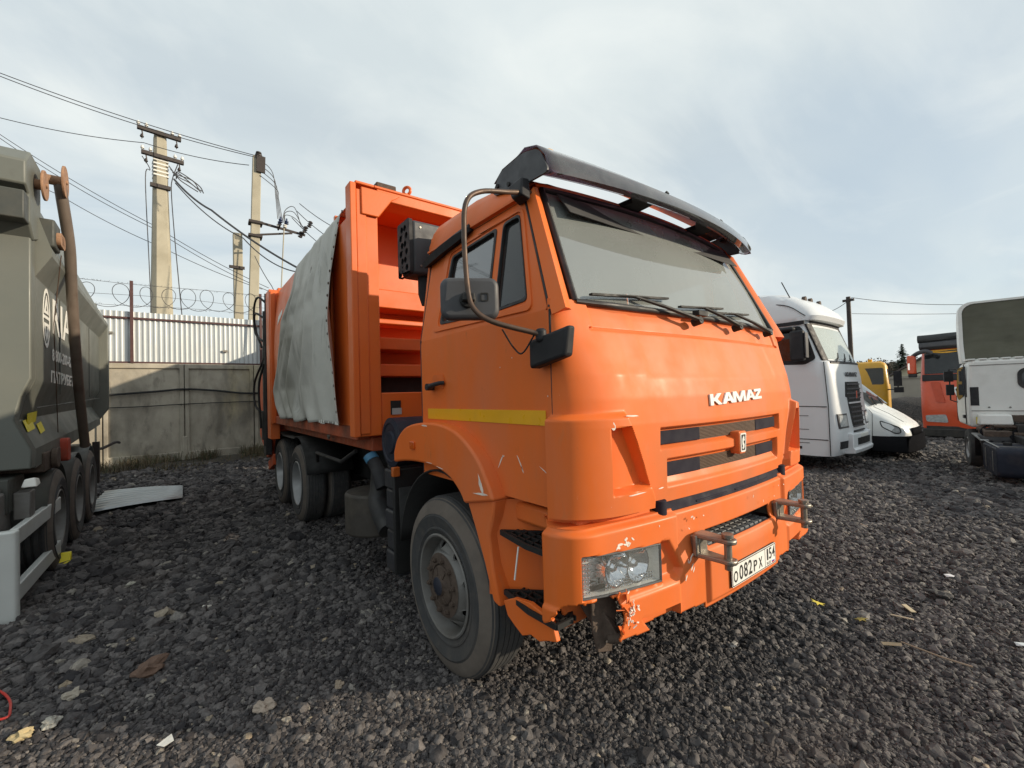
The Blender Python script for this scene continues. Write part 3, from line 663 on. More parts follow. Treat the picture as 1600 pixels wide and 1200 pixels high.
m = MB(); m.hexa([(.93, -1.17, 1.76), (1.14, -1.17, 1.80), (1.14, -1.225, 1.80), (.93, -1.235, 1.76), (.93, -1.17, 1.875), (1.16, -1.17, 1.925), (1.16, -1.215, 1.925), (.93, -1.235, 1.885)]); m.cyl((1.0, -1.22, 1.87), (1.0, -1.22, 1.93), .024, n=12); m.build('mirror_bracket', MT['blkpl'], arm, bevel=.014, seg=3)
m = MB(); m.tube(smoothpath([(.99, -1.25, 1.90), (.92, -1.26, 1.83), (.87, -1.27, 1.86), (.90, -1.35, 1.93)]), .004, 5); m.build('mirror_wire', MT['black'], arm)
m = MB(); m.hexa([(.70, -1.07, 2.60), (.80, -1.08, 2.60), (.80, -1.14, 2.61), (.72, -1.14, 2.62), (.66, -1.05, 2.70), (.77, -1.06, 2.72), (.78, -1.12, 2.71), (.66, -1.12, 2.70)]); m.build('mirror_mount', MT['blkpl'], arm, bevel=.01)
# left-hand mirror, peeping out past the windshield edge
m = MB(); m.tube(smoothpath([(.74, 1.07, 2.64), (.62, 1.25, 2.60), (.62, 1.46, 2.5), (.62, 1.46, 2.2), (.62, 1.25, 1.95)]), .0135, 10); arm2 = m.build('mirror_arm', MT['brown'], TK, smooth=60)
sl = lambda s, t, d: (.71+s*.30-d*.95, 1.47+s*.95+d*.30, 2.365+t)
m = MB(); m.prism(rrect(-.11, .11, -.085, .085, .035), sl, .0, .06); mh = m.build('mirror_housing', MT['greypl'], arm2, bevel=.02)
m = MB(); m.prism(rrect(-.095, .095, -.07, .07, .03), sl, .0605, .063); m.build('mirror_glass', MT['chrome'], mh)
# ---- air intake snorkel behind the cab
m = MB(); f = lambda s, t, d: (-.55+s+d*.0, -1.14+d, 2.74+t)
m.box(-.66, -.46, -1.12, -.70, 2.54, 2.93); ai = m.build('air_intake', MT['greypl'], TK, bevel=.02)
m = MB(); holes = [circ(a, b, .026, 6) for k in range(6) for a in ((-.05, .0, .05) if k % 2 == 0 else (-.025, .025)) for b in (-.145+k*.058,)]
m.panel(rrect(-.105, .105, -.20, .20, .02), holes, lambda s, t, d: (-.56+s, -1.128+d, 2.735+t), -.02, .006); m.build('intake_grid', MT['blkpl'], ai)
m = MB(); m.box(-.64, -.48, -1.125, -1.12, 2.56, 2.91); m.build('intake_duct', MT['black'], ai)
m = MB(); m.tube([(-.55, -.98, 2.56), (-.55, -.98, 2.42), (-.55, -.97, 2.34)], [.06, .06, .045], 14); m.tube([(-.55, -.8, 2.56), (-.5, -.75, 2.0), (-.5, -.8, 1.5)], .08, 14); m.build('intake_pipe', MT['blkpl'], ai)
for y, z in ((-1.06, 2.60), (-1.06, 2.88), (-.9, 2.60), (-.9, 2.88)): m = MB(); m.cyl((-.462, y, z), (-.455, y, z), .008, n=8); m.build('intake_rivet', MT['steel'], ai)
# ---- fender arch
def arch(pts): return [tuple(p[:2]) for p in smoothpath([(a, b, 0) for a, b in pts], 5)]
outer = arch([(-.60, 1.27), (-.53, 1.37), (-.38, 1.455), (-.13, 1.492), (.12, 1.488), (.32, 1.44), (.49, 1.335), (.585, 1.22), (.635, 1.135)])
inner = arch([(.36, 1.075), (.31, 1.13), (.20, 1.195), (.02, 1.232), (-.2, 1.237), (-.42, 1.222), (-.60, 1.195)])
for sg in (-1, 1):
    m = MB(); m.prism(outer+inner, lambda s, t, d: (s, sg*d, t), 1.10, 1.243); fd = m.build('fender', OR, TK, bevel=.022, seg=3)
    m = MB(); m.prism(rrect(-.30, -.235, 1.315, 1.365, .008), lambda s, t, d: (s, sg*d, t), 1.238, 1.256); m.build('side_marker', mat('orange_lamp', (.65, .11, .01), .25, coat=.4) if sg < 0 else OR, fd, bevel=.004)
    m = MB(); pts_ = [(-.62+.0, 1.0)]+[(.0+.62*math.cos(a), .52+.68*math.sin(a)) for a in np.linspace(PI*.95, PI*.12, 18)]
    m.rings([[(x, sg*y, z) for y in (.55, 1.2)] for x, z in pts_], closed=False, caps=False); m.build('wheel_arch_liner', MT['black'], TK, solid=.01)
# ---- step corner between wheel and bumper
for sg in (-1, 1):
    m = MB(); col_o = [(.355, 1.10), (.62, 1.135), (.63, 1.06), (.60, .9), (.63, .75), (.66, .655), (.60, .64), (.53, .80), (.455, .95)]
    m.prism(arch(col_o[:2])+[(.60, 1.04), (.565, .95), (.585, .80), (.64, .62), (.585, .63), (.515, .80), (.44, .95)], lambda s, t, d: (s, sg*d, t), 1.0, 1.225)
    sp = m.build('step_housing', OR, TK, bevel=.012)
    m = MB(); m.rings([[(.52, sg*1.20, z), (.60, sg*1.16, z), (.80, sg*1.02, z), (1.0, sg*1.14, z), (1.0, sg*1.0, z), (.52, sg*.98, z)] for z in (.64, .82, 1.0, 1.13)]); m.build('step_back_wall', OR, sp)
    for zt, x0, x1, yo in ((.985, .62, 1.0, 1.215), (.70, .64, 1.04, 1.215)):
        m = MB(); tri = [(x0, 1.19), (.80, 1.03), (x1, 1.13), (x1, yo+.005), (.86, yo+.01)]
        tri = [(a, sg*b) for a, b in tri]; cxy = (.83, sg*1.14)
        m.prism(tri, lambda s, t, d: (s, t, zt+d), -.026, -.02)
        k = len(tri)
        for i in range(k): m.beam((*tri[i-1], zt-.012), (*tri[i], zt-.012), .012, .024)
        for u in np.linspace(.1, .9, 6):
            a = (x0+(x1-x0)*u, sg*(1.05 if .3 < u < .6 else 1.09)); b = (x0+(x1-x0)*u+.03, sg*(yo-.005-.02*(1-u))); m.beam((*a, zt-.012), (*b, zt-.012), .008, .02)
        for u in (1.10, 1.14, 1.18): m.beam((x0+.05+.2*abs(u-1.19), sg*u, zt-.012), (x1, sg*(u+.01), zt-.012), .008, .02)
        m.build('step_tread', MT['black'], sp)
    m = MB(); m.panel([(.66, .66), (.74, .70), (.86, .72), (1.0, .70), (1.03, .62), (.97, .60), (.92, .575), (.86, .58), (.80, .55), (.74, .575), (.69, .60)], [], lambda s, t, d: (s, sg*d, t), 1.19, 1.215); m.build('step_apron', OR, sp, bevel=.004)
# ---- bumper
HL = [(-1.158, .980), (-.722, .955), (-.722, .790), (-1.158, .812)]
HLS = [(-.722, .965), (-.675, .96), (-.585, .815), (-.605, .785), (-.722, .785)]
NOTCH = [(-.87, .668), (-.625, .665), (-.605, .4), (-.80, .4), (-.815, .6)]
def bump_disp(Y, Z, X):
    D = np.zeros_like(Y); A = np.abs(Y)
    D -= .022*sstep(.615, .585, A)*sstep(.80, .93, Z)
    for P in (HL, mirrorpoly(HL)): D -= .085*sstep(.006, -.006, sdpoly(Y, Z, P))
    for P in (HLS, mirrorpoly(HLS)): D -= .035*sstep(.010, -.02, sdpoly(Y, Z, P))
    for P in (NOTCH, mirrorpoly(NOTCH)): D -= .05*sstep(.006, -.008, sdpoly(Y, Z, P))
    D += .016*sstep(.42, .44, A)*0
    LOW = [(-1.12, .79), (-.64, .775), (-.60, .69), (-1.12, .70)]
    D += .012*sstep(.0, .02, .78-Z)*sstep(.60, .63, A)
    PL = np.maximum(A-.40, np.abs(Z-.74)-.13); D += .02*sstep(.012, -.012, PL)
    D -= .03*sstep(1.055, 1.085, Z)**2
    return D
zb = sorted(set(np.round(np.concatenate([np.linspace(.585, .70, 22), np.linspace(.70, .87, 30), np.linspace(.872, .948, 12), np.linspace(.953, 1.05, 15), np.linspace(1.054, 1.09, 9)]), 5)))
BX = surf_grid(zb, 520, lambda z: plan(1.252, 1.238, .16, .075, .985), bump_disp)
t1 = BX[:, -1].copy(); t1[:, 0] -= .05; t1[:, 1] *= .965; t1[:, 2] += .006
t2 = t1.copy(); t2[:, 0] -= .08; t2[:, 1] *= .95; t2[:, 2] -= .004
BX = np.concatenate([BX, t1[:, None], t2[:, None]], 1)
def bkeep(p):
    x, y, z = p
    if abs(y) < .365 and .872 < z < .948 and x > 1.1: return False
    n = noise.noise((y*9+x*7, z*9, 4))*.05+noise.noise((y*30+x*20, z*30, 2))*.016
    e = .60+.035*ss(.5, .9, abs(y))*0
    if z < .615+.02*noise.noise((y*4, 1, 1)) and abs(y) > .42: return False
    if y < -.60 and y > -.80 and z < .64: return z > .605+n*.3
    if y < -.985+n and x > 1.1 and z < .80+n*.3: return False
    if y < -1.05 and z < .80+n+.10*ss(1.10, .99, x)*-1: return False
    return True
mb = MB(); add_surf(mb, BX, bkeep)
bumper = mb.build('bumper', OR, TK, smooth=32)
md = bumper.modifiers.new('solid', 'SOLIDIFY'); md.thickness = .010; md.offset = -1
def bx(y, off=0): return 1.252-.075*y*y+off
m = MB(); m.box(.95, 1.07, -.95, .95, .70, .95); m.box(.9, 1.12, -.45, -.32, .62, 1.0); m.box(.9, 1.12, .32, .45, .62, 1.0); m.build('bumper_beam', MT['frame'], TK)
m = MB(); m.box(1.08, bx(.1)-.012, -.36, .36, .835, .862)
for i in range(12):
    for j in range(3): m.box(1.105+j*.042, 1.138+j*.042, -.345+i*.058, -.30+i*.058, .860, .874)
m.build('step_pad', MT['tread'], bumper, bevel=.004)
# torn corner: bare bracket and crumpled shreds
m = MB(); m.panel([(-1.08, .86), (-.96, .82), (-.93, .70), (-.955, .62), (-.97, .53), (-1.05, .55), (-1.075, .66)], [circ(-.985, .585, .018, 10)], lambda s, t, d: (1.10+d+.1*(s+1), s, t), 0, .012)
m.beam((1.02, -1.04, .78), (1.12, -.98, .60), .05, .08); m.cyl((1.12, -1.0, .60), (1.17, -.97, .61), .022, n=12); m.build('bumper_bracket', MT['rust'], TK, bevel=.004)
m = MB()
for k in range(26):
    y, z = random.gauss(-.945, .024), random.gauss(.715, .035); a = random.uniform(0, PI); l = random.uniform(.008, .026)
    p = Vector((bx(y, .016+random.uniform(0, .012)), y, z)); d = Vector((0, math.cos(a), math.sin(a)))*l
    m.beam(p-d*.5, p+d*.5+Vector((random.uniform(-.006, .01), 0, 0)), random.uniform(.002, .006), .003, (1, 0, 0))
m.build('torn_plastic', MT['chip'], bumper)['kind'] = 'stuff'
m = MB()
for k in range(9):
    y, z = -.985+random.uniform(-.02, .05), random.uniform(.60, .80); p = Vector((bx(y, .004), y, z)); q = [p+Vector((random.uniform(-.01, .03), random.uniform(-.035, .02), random.uniform(-.03, .03))) for _ in range(2)]; e = p+Vector((-.01, .04, random.uniform(-.02, .02))); m.add([p, q[0], q[1], e], [(0, 1, 2), (0, 2, 3)])
m.build('crumpled_shards', OR, bumper, solid=.003, smooth=0)['kind'] = 'stuff'
# ---- headlights
for sg in (-1, 1):
    P = [(sg*abs(a), b) for a, b in HL]; f = lambda s, t, d: (bx(s)-.0+d-(.10*max(0, abs(s)-1.05)), s, t)
    def fill(m, q, d0, d1, k=14):
        ys_ = np.linspace(0, 1, k)
        A, B, Cc, Dd = [Vector(p) for p in q]
        m.rings([[f((A*(1-u)+B*u).x, (A*(1-u)+B*u).y, d0), f((A*(1-u)+B*u).x, (A*(1-u)+B*u).y, d1), f((Dd*(1-u)+Cc*u).x, (Dd*(1-u)+Cc*u).y, d1), f((Dd*(1-u)+Cc*u).x, (Dd*(1-u)+Cc*u).y, d0)] for u in ys_])
    c = Vector((sum(p[0] for p in P)/4, sum(p[1] for p in P)/4))
    sh_ = lambda k: [tuple(c+(Vector(p)-c)*k) for p in P]
    m = MB(); fill(m, sh_(.97), -.076, -.066); hl = m.build('headlight', MT['lampw'], TK)
    m = MB()
    for u0, rr0 in ((.42, .070), (.70, .072)):
        q = Vector(P[0])*(1-u0)+Vector(P[1])*u0; q2 = Vector(P[3])*(1-u0)+Vector(P[2])*u0; o_ = (q*.56+q2*.44); x0 = f(o_.x, o_.y, 0)[0]
        m.lathe([(.012, -.066), (.03, -.062), (.05, -.05), (.064, -.03), (rr0, -.02), (rr0+.008, -.02), (rr0+.008, -.07)], (x0, o_.x, o_.y), (1, 0, 0), 28)
        m.lathe([(.001, -.028), (.012, -.03), (.022, -.04), (.022, -.066)], (x0, o_.x, o_.y), (1, 0, 0), 16)
    m.build('reflector', MT['chrome'], hl)
    m = MB()
    for r_ in range(3):
        for k in range(18):
            u = .30+k*.036; q = Vector(P[3])*(1-u)+Vector(P[2])*u; t_ = q.y+.016+r_*.013; m.lathe([(.006, -.03), (.004, -.024), (.001, -.022)], f(q.x, t_, 0), (1, 0, 0), 6)
    for k in range(9):
        for j in range(3):
            u = .05+j*.028; a = Vector(P[0])*(1-u)+Vector(P[1])*u; b = Vector(P[3])*(1-u)+Vector(P[2])*u; q = a*(.08+k*.1)+b*(.92-k*.1); m.lathe([(.006, -.03), (.004, -.024), (.001, -.022)], f(q.x, q.y, 0), (1, 0, 0), 6)
    for k in range(5):
        u0, u1 = .15, .30; z = .85+k*.028; m.beam(f(sg*(1.158-.436*u0), z, -.045), f(sg*(1.158-.436*u1), z, -.04), .02, .004)
    m.build('lens_facets', MT['chrome'], hl)
    m = MB(); q_ = []
    for i in range(4):
        a, b = Vector(P[i-1]), Vector(P[i]); q_ += [tuple(a*(1-u)+b*u) for u in np.linspace(0, 1, 9)[:-1]]
    m.rings([[f(*(c+(Vector(p)-c)*k_), d_) for p in q_] for k_, d_ in ((.93, -.075), (.985, -.012))], caps=False); m.build('housing_wall', MT['lampw'], hl)
    m = MB(); fill(m, sh_(.985), -.012, -.007); m.build('headlight_lens', MT['lens'], hl)
    m = MB(); q = sh_(1.0)
    for i in range(4):
        a, b = Vector(q[i-1]), Vector(q[i]); m.tube([f(*(a*(1-u)+b*u), -.012) for u in np.linspace(0, 1, 9)], .006, 6)
    m.build('headlight_rim', MT['greypl'], hl)
# ---- towing forks
for y0 in (-.455, .455):
    m = MB(); x0, z0 = 1.20, .905
    m.box(1.05, x0+.06, y0-.03, y0+.03, z0-.04, z0+.04)
    for zz_ in (-.046, .046):
        m.prism(rpoly([(.03, -.046), (.15, -.032), (.205, -.036), (.22, 0), (.205, .036), (.15, .032), (.03, .046)], .02), lambda s, t, d: (x0+s, y0+t, z0+zz_+d), -.011, .011)
    m.box(x0+.03, x0+.055, y0-.05, y0+.05, z0-.05, z0+.05)
    fk = m.build('towing_fork', MT['steel'], TK, bevel=.006)
    m = MB(); m.cyl((x0+.178, y0, z0-.085), (x0+.178, y0, z0+.072), .017, n=14); m.cyl((x0+.178, y0, z0+.062), (x0+.178, y0, z0+.078), .026, n=14); m.build('towing_pin', MT['steel'], fk)
# ---- number plate
pf = lambda s, t, d: (bx(.03)+.026+d-.03*t*0, .03+s, .693+t)
m = MB(); m.prism(rrect(-.262, .262, -.058, .058, .01), pf, -.006, .0); m.build('plate_holder', MT['black'], TK)
m = MB(); m.prism(rrect(-.260, .260, -.056, .056, .009), pf, .0, .003); npl = m.build('number_plate', MT['white'], TK)
m = MB(); m.panel(rrect(-.257, .257, -.053, .053, .008), [rrect(-.253, .253, -.049, .049, .006)], pf, .003, .0036); m.panel(rrect(.118, .122, -.05, .05, .001), [], pf, .003, .0036); m.build('plate_border', MT['black'], npl)
for ch, s0, w_, h_, t0 in (('O', -.222, .045, .058, -.008), ('0', -.163, .042, .076, 0), ('8', -.112, .042, .076, 0), ('2', -.061, .042, .076, 0), ('P', .0, .042, .058, -.008), ('X', .062, .046, .058, -.008), ('1', .152, .018, .062, .012), ('5', .188, .033, .062, .012), ('4', .229, .035, .062, .012)):
    text('plate_character', ch, 1, MT['black'], npl, lambda s, t, d, s0=s0, t0=t0: pf(s0+s, t0+t, .003+d), fit=(w_, h_), ext=.0008, bold=.015)
text('plate_country', 'RUS', 1, MT['black'], npl, lambda s, t, d: pf(.165+s, -.037+t, .003+d), fit=(.05, .016), ext=.0008)
for i, cn in enumerate(((.8, .8, .8), (.03, .06, .35), (.5, .02, .02))): m = MB(); m.panel(rrect(.205, .24, -.034-i*.006, -.028-i*.006, .0005, 1), [], pf, .003, .0037); m.build('plate_flag', mat('flag_stripe', cn, .5, var=.02), npl)
# ---- chips and scratches
m = MB()
def chip(fn, s0, t0, a, b, ang, d=.0012, n=9):
    pts_ = []
    for i in range(n):
        th_ = 2*PI*i/n; r_ = random.uniform(.6, 1.15); u, v = a*r_*math.cos(th_), b*r_*math.sin(th_); pts_.append((s0+u*math.cos(ang)-v*math.sin(ang), t0+u*math.sin(ang)+v*math.cos(ang)))
    m.prism(pts_, fn, .0002, d)
fdo = lambda s, t, d: (s, -1.165-d, t)
fdd = lambda s, t, d: (s, -1.243-d, t)
for s0, t0, a, b, ang in ((.60, 1.315, .05, .004, 1.0), (.625, 1.345, .012, .003, .3), (.76, 1.325, .04, .003, -1.0), (.775, 1.30, .02, .004, -1.1), (.93, 1.31, .035, .002, -.5), (.62, 1.79, .004, .003, 0), (.72, 1.83, .004, .003, 0), (.97, 1.54, .01, .003, 1.5), (.97, 1.64, .006, .002, 1.5)): chip(fdo, s0, t0, a, b, ang)
for s0, t0, a, b, ang in ((.54, 1.155, .085, .006, .07), (.53, 1.20, .055, .014, 1.95), (-.1, 1.475, .05, .006, -.02), (-.05, 1.25, .06, .002, 0), (.1, 1.235, .05, .002, -.1)): chip(fdd, s0, t0, a, b, ang)
ff = lambda s, t, d: (fx(s, t, .043)+d, s, t)
for s0, t0, a, b, ang in ((-1.0, 1.505, .012, .02, .3), (-.90, 1.545, .05, .004, 0), (-1.02, 1.27, .005, .03, .1), (-1.015, 1.18, .004, .018, 0), (-.88, 1.205, .07, .004, .03), (-.72, 1.21, .02, .003, .1)): chip(ff, s0, t0, a, b, ang)
fb = lambda s, t, d: (bx(s, .0)+d, s, t)
for k in range(16):
    s0 = random.uniform(-1.0, .9); t0 = random.choice((1.03, 1.04, .99, .79, .70)); chip(fb, s0, t0, random.uniform(.004, .012), random.uniform(.002, .005), random.uniform(0, 3))
for k in range(9): chip(fb, random.gauss(-.965, .035), random.gauss(1.0, .008), random.uniform(.008, .02), random.uniform(.003, .008), random.uniform(0, 3))
for k in range(6): chip(fb, random.gauss(-.52, .02), random.gauss(.80, .03), random.uniform(.01, .03), random.uniform(.002, .005), random.uniform(.6, 1.6))
m.build('paint_chips', MT['chip'], TK)['kind'] = 'stuff'
m = MB(); m.beam((.80, -1.222, .955), (.775, -1.23, .80), .006, .006); m.build('cable_tie', MT['white'], TK)
# ---- wheels
def wheel(parent, loc, sg, w=.28, ro=.525, ri=.292, alu=False, convex=True, seg=56):
    """sg = -1: outer face towards -Y. Parts are children of a wheel mesh (the tyre carcass)."""
    ax = (0, sg, 0); c = Vector(loc)
    h = w/2
    prof = [(ri-.01, -h+.03), (ri, -h+.01), (ri+.03, -h), (ri+.036, -h-.006), (ri+.046, -h-.006), (ri+.05, -h-.002), (ri+.10, -h-.012), (ri+.118, -h-.016), (ri+.126, -h-.009), (ro-.06, -h+.0), (ro-.02, -h+.02), (ro-.004, -h+.045)]
    for k in range(5):
        y = -h+.055+k*(w-.11)/4.9; prof += [(ro, y), (ro, y+.028), (ro-.014, y+.031), (ro-.014, y+.039)]
    prof += [(ro-.004, h-.045), (ro-.02, h-.02), (ro-.06, h), (ri+.126, h+.009), (ri+.118, h+.016), (ri+.10, h+.012), (ri+.05, h+.002), (ri+.046, h+.007), (ri+.036, h+.007), (ri+.03, h), (ri, h-.01), (ri-.01, h-.03)]
    m = MB(); m.lathe(prof, c, ax, seg); wh = m.build('wheel', MT['rubber'], parent, smooth=40)
    m = MB(); m.lathe([(ri+.13, h+.0105), (ri+.14, h+.0085), (ro-.062, h+.002), (ro-.030, h-.012), (ro-.012, h-.03), (ro-.02, h-.04)], c, ax, seg); m.build('dusty_shoulder', MT['rubdust'], wh, smooth=60)
    m = MB(); rm = MT['rimalu'] if alu else MT['rimgrey']
    m.lathe([(ri+.006, h-.012), (ri+.010, h+.002), (ri+.002, h+.008), (ri-.008, h+.004), (ri-.014, h-.02), (ri-.02, h-.05), (ri-.055, -h*.3), (ri-.05, -h)], c, ax, seg)
    rim = m.build('rim', rm, wh, smooth=40)
    if not convex:
        m = MB(); m.lathe([(ri-.05, -h*.35), (.20, -h*.55), (.15, -h*.6), (.001, -h*.6)], c, ax, 32); m.lathe([(.12, -h*.6), (.12, h*.1), (.10, h*.25), (.001, h*.28)], c, ax, 24); m.build('hub', rm, rim, smooth=40)
        return wh
    u = Vector((1, 0, 0)); v = Vector((0, 0, 1))
    def yd(r): return np.interp(r, [.0, .150, .185, .205, .262, .285], [h-.004, h-.004, h-.006, h-.018, h-.075, h-.10])
    f = lambda s, t, d: tuple(c+u*s+v*t+Vector(ax)*(yd(math.hypot(s, t))+d))
    n = 40; m = MB()
    RO = .276; a0 = .25
    holes = [[(.236*math.cos(a0+2*PI*k/8)+.030*math.cos(q), .236*math.sin(a0+2*PI*k/8)+.030*math.sin(q)) for q in np.linspace(0, 2*PI, 13)[:-1]] for k in range(8)]
    holes.append(circ(0, 0, .19, 40))
    m.panel(circ(0, 0, RO, 64), holes, f, 0, -.012)
    m.lathe([(.19, yd(.19)), (.186, h-.004), (.15, h-.002), (.145, h-.006)], c, ax, 40)
    disc = m.build('wheel_disc', rm, rim, smooth=60)
    m = MB(); m.lathe([(.262, h-.13), (.1, h-.14)], c, ax, 32); m.build('brake_drum', MT['frame'], rim)
    m = MB(); m.lathe([(.187, h-.001), (.175, h+.004), (.125, h+.004), (.118, h-.01), (.112, h+.006), (.10, h+.012), (.062, h+.016), (.058, h+.02), (.055, h+.032), (.04, h+.036), (.001, h+.037)], c, ax, 36)
    for k in range(6): a = 2*PI*k/6; m.beam(c+Vector((math.cos(a)*.06, sg*(h+.014), math.sin(a)*.06)), c+Vector((math.cos(a)*.108, sg*(h+.006), math.sin(a)*.108)), .02, .02, (0, 1, 0))
    hub = m.build('hub', MT['rust'], rim, smooth=40)
    nut = None
    for k in range(10):
        a = 2*PI*(k+.3)/10; p = c+Vector((math.cos(a)*.150, sg*h, math.sin(a)*.150))
        m = MB(); m.cyl((0, 0, 0), Vector(ax)*.022, .016, n=6); m.cyl(Vector(ax)*.022, Vector(ax)*.030, .010, n=8)
        if nut is None: nut = m.build('wheel_nut', MT['rust'], rim); o = nut
        else: o = nut.copy(); COL.objects.link(o)
        o.location = p
    m = MB(); m.lathe([(.001, h+.039), (.045, h+.0385), (.052, h+.035), (.056, h+.028)], c, ax, 20); m.build('hub_cap', MT['canister'], rim)
    return wh
wheel(TK, (0, -1.055, .512), -1); wheel(TK, (0, 1.055, .512), 1)
for x in (-4.15, -5.46):
    for sg in (-1, 1):
        wheel(TK, (x, sg*1.07, .525), sg, w=.27, alu=True, convex=False, seg=48)
        wheel(TK, (x, sg*.76, .525), sg, w=.27, convex=False, seg=36)
# ---- chassis
m = MB()
for y in (-.40, .40): m.box(-6.8, 1.0, y-.04, y+.04, .80, 1.06)
for x in (-6.3, -4.8, -3.0, -1.0): m.box(x-.05, x+.05, -.40, .40, .85, 1.0)
m.build('chassis_frame', MT['frame'], TK, bevel=.005)
for x in (0, -4.15, -5.46):
    m = MB(); m.cyl((x, -.9, .52), (x, .9, .52), .075, n=14); m.build('axle', MT['frame'], TK)
m = MB(); m.box(-.55, .95, -.5, .5, .5, 1.12); m.build('engine_block', MT['frame'], TK, bevel=.05)
for sg in (-1, 1):
    m = MB(); m.rings([[(x, sg*y, z) for y in (.62, 1.2)] for x, z in [(-4.15+.60*math.cos(a), .56+.60*math.sin(a)) for a in np.linspace(.25, PI*.62, 10)]+[(-5.46+.60*math.cos(a), .56+.60*math.sin(a)) for a in np.linspace(PI*.38, PI*.95, 10)]], closed=False, caps=False); m.build('rear_mudguard', MT['black'], TK, solid=.01)
m = MB(); m.tube([(-3.35, -1.12, .9), (-3.2, -1.16, 1.02), (-2.2, -1.16, 1.02), (-1.9, -1.1, 1.15)], .02, 8); m.build('guard_tube', MT['frame'], TK)
# ---- tanks and boxes behind the front wheel
m = MB(); m.cyl((-1.75, -.95, .40), (-1.75, -.95, .78), .30, n=28); m.build('air_drum', mat('sooty_drum', (.05, .043, .036), .7, var=.3, dirt=[((.10, .085, .065), 4, .45, .75, .7)]), TK, bevel=.025, seg=3)
m = MB(); m.tube(smoothpath([(-1.42, -1.03, 1.05), (-1.42, -1.05, .85), (-1.38, -1.08, .72), (-1.15, -1.08, .55)]), .085, 14); m.build('exhaust_elbow', MT['frame'], TK)
m = MB(); m.lathe([(.001, 0), (.19, 0), (.19, .02), (.15, .03), (.14, .02), (.09, .02), (.08, .035), (.001, .035)], (-.86, -1.14, 1.31), (0, -1, 0), 32); m.cyl((-.86, -1.14, 1.31), (-.86, -.7, 1.31), .19, n=28); m.build('air_cleaner', MT['canister'], TK, smooth=40)
m = MB()
for k in range(5): m.box(-1.02+.0, -.76, -1.16+.012*(k % 2), -.75, .30+k*.16, .30+k*.16+.155)
m.box(-.98, -.80, -1.15, -.8, 1.09, 1.14); m.build('battery_box', mat('ribbed_plastic', (.03, .031, .036), .5, var=.2, dirt=[((.1, .09, .08), 4, .5, .85, .4)]), TK, bevel=.02, seg=3)
m = MB(); m.box(-.755, -.72, -1.20, -.65, .34, 1.12); m.build('mudflap', MT['black'], TK, bevel=.01)
m = MB(); m.tube(smoothpath([(-1.2, -1.1, .9), (-1.28, -1.12, 1.05), (-1.33, -1.14, 1.13)]), [.06]*6+[.055]*6+[.05], 14); tn = m.build('filler_neck', MT['blkpl'], TK)
m = MB(); m.cyl((-1.325, -1.14, 1.12), (-1.36, -1.155, 1.165), .058, n=18); m.build('filler_cap', MT['blue'], tn, bevel=.005)
m = MB(); m.box(-.73, -.69, -1.215, -1.16, 1.07, 1.14); m.build('side_marker', mat('amber_marker', (.5, .12, .02), .3), TK, bevel=.005)
m = MB(); m.prism(rrect(.62, 1.18, .34, .98, .1), lambda s, t, d: (d, s, t), -3.2, -1.2); m.box(-1.15, -.75, .6, 1.2, .35, 1.05); m.build('fuel_tank', MT['frame'], TK, bevel=.02)
m = MB(); m.box(-5.3, -3.4, -.45, .45, .55, .85); m.box(-2.9, -1.0, -.3, .3, .45, .8); m.build('drive_line', MT['frame'], TK, bevel=.03)
# ---- bin body
bodyE = TK
XF0 = -1.17
m = MB()
for sg in (-1, 1):
    m.box(-1.30, XF0, *sorted((sg*1.335, sg*1.285)), 1.34, 3.445)
    m.box(-1.34, XF0-.02, *sorted((sg*1.285, sg*1.10)), 1.34, 3.40); m.box(-1.34, XF0-.008, *sorted((sg*1.285, sg*1.20)), 1.36, 3.40)
    m.panel([(1.10, 3.19), (1.245, 3.19), (1.245, 3.42), (.90, 3.42), (.98, 3.36)][::1], [], lambda s, t, d: (XF0+d, sg*s, t), -.01, .008)
m.box(-1.40, XF0-.025, -1.10, 1.10, 3.36, 3.45)
m.box(-1.99, XF0-.03, -1.12, 1.12, 3.455, 3.48); m.box(-1.34, XF0-.03, -1.28, -1.12, 3.455, 3.48); m.box(-1.34, XF0-.03, 1.12, 1.28, 3.455, 3.48)
fr = m.build('front_frame', OB, TK, bevel=.008)
m = MB(); m.box(-2.0, -1.95, -1.24, 1.24, 1.35, 3.452); m.box(-1.95, -1.34, -1.27, -1.235, 1.42, 3.26); m.box(-1.95, -1.34, 1.235, 1.27, 1.42, 3.26); m.build('front_wall', OB, TK)
for z0, z1, x in ((2.52, 2.70, -1.62), (2.38, 2.43, -1.70), (2.12, 2.24, -1.64), (1.86, 1.98, -1.62)):
    m = MB(); m.box(-1.95, x, -1.23, 1.23, z0, z1); m.build('cross_beam', OB, TK, bevel=.01)
m = MB(); m.box(-1.94, -1.85, -1.23, 1.23, 1.42, 1.86); m.build('front_recess', MT['interior'], TK)
m = MB(); m.box(-1.36, XF0-.03, -1.10, 1.10, 1.37, 1.70); lp = m.build('front_lower_plate', OB, TK, bevel=.008)
m = MB(); m.box(XF0-.03, XF0-.024, -1.02, -.93, 1.51, 1.63); pl_ = m.build('maker_plate', MT['black'], lp)
m = MB(); m.box(XF0-.024, XF0-.021, -1.01, -.925, 1.51, 1.565); m.build('maker_label', mat('grey_label', (.42, .42, .41), .5), pl_)
m = MB(); m.lathe([(.035+.014*math.cos(a), .014*math.sin(a)) for a in np.linspace(0, 2*PI, 9)[:-1]], (XF0-.08, -.80, 3.53), (.6, -.8, 0), 20, closed=True); m.box(XF0-.10, XF0-.06, -.82, -.78, 3.45, 3.50); m.build('lifting_eye', OB, fr)
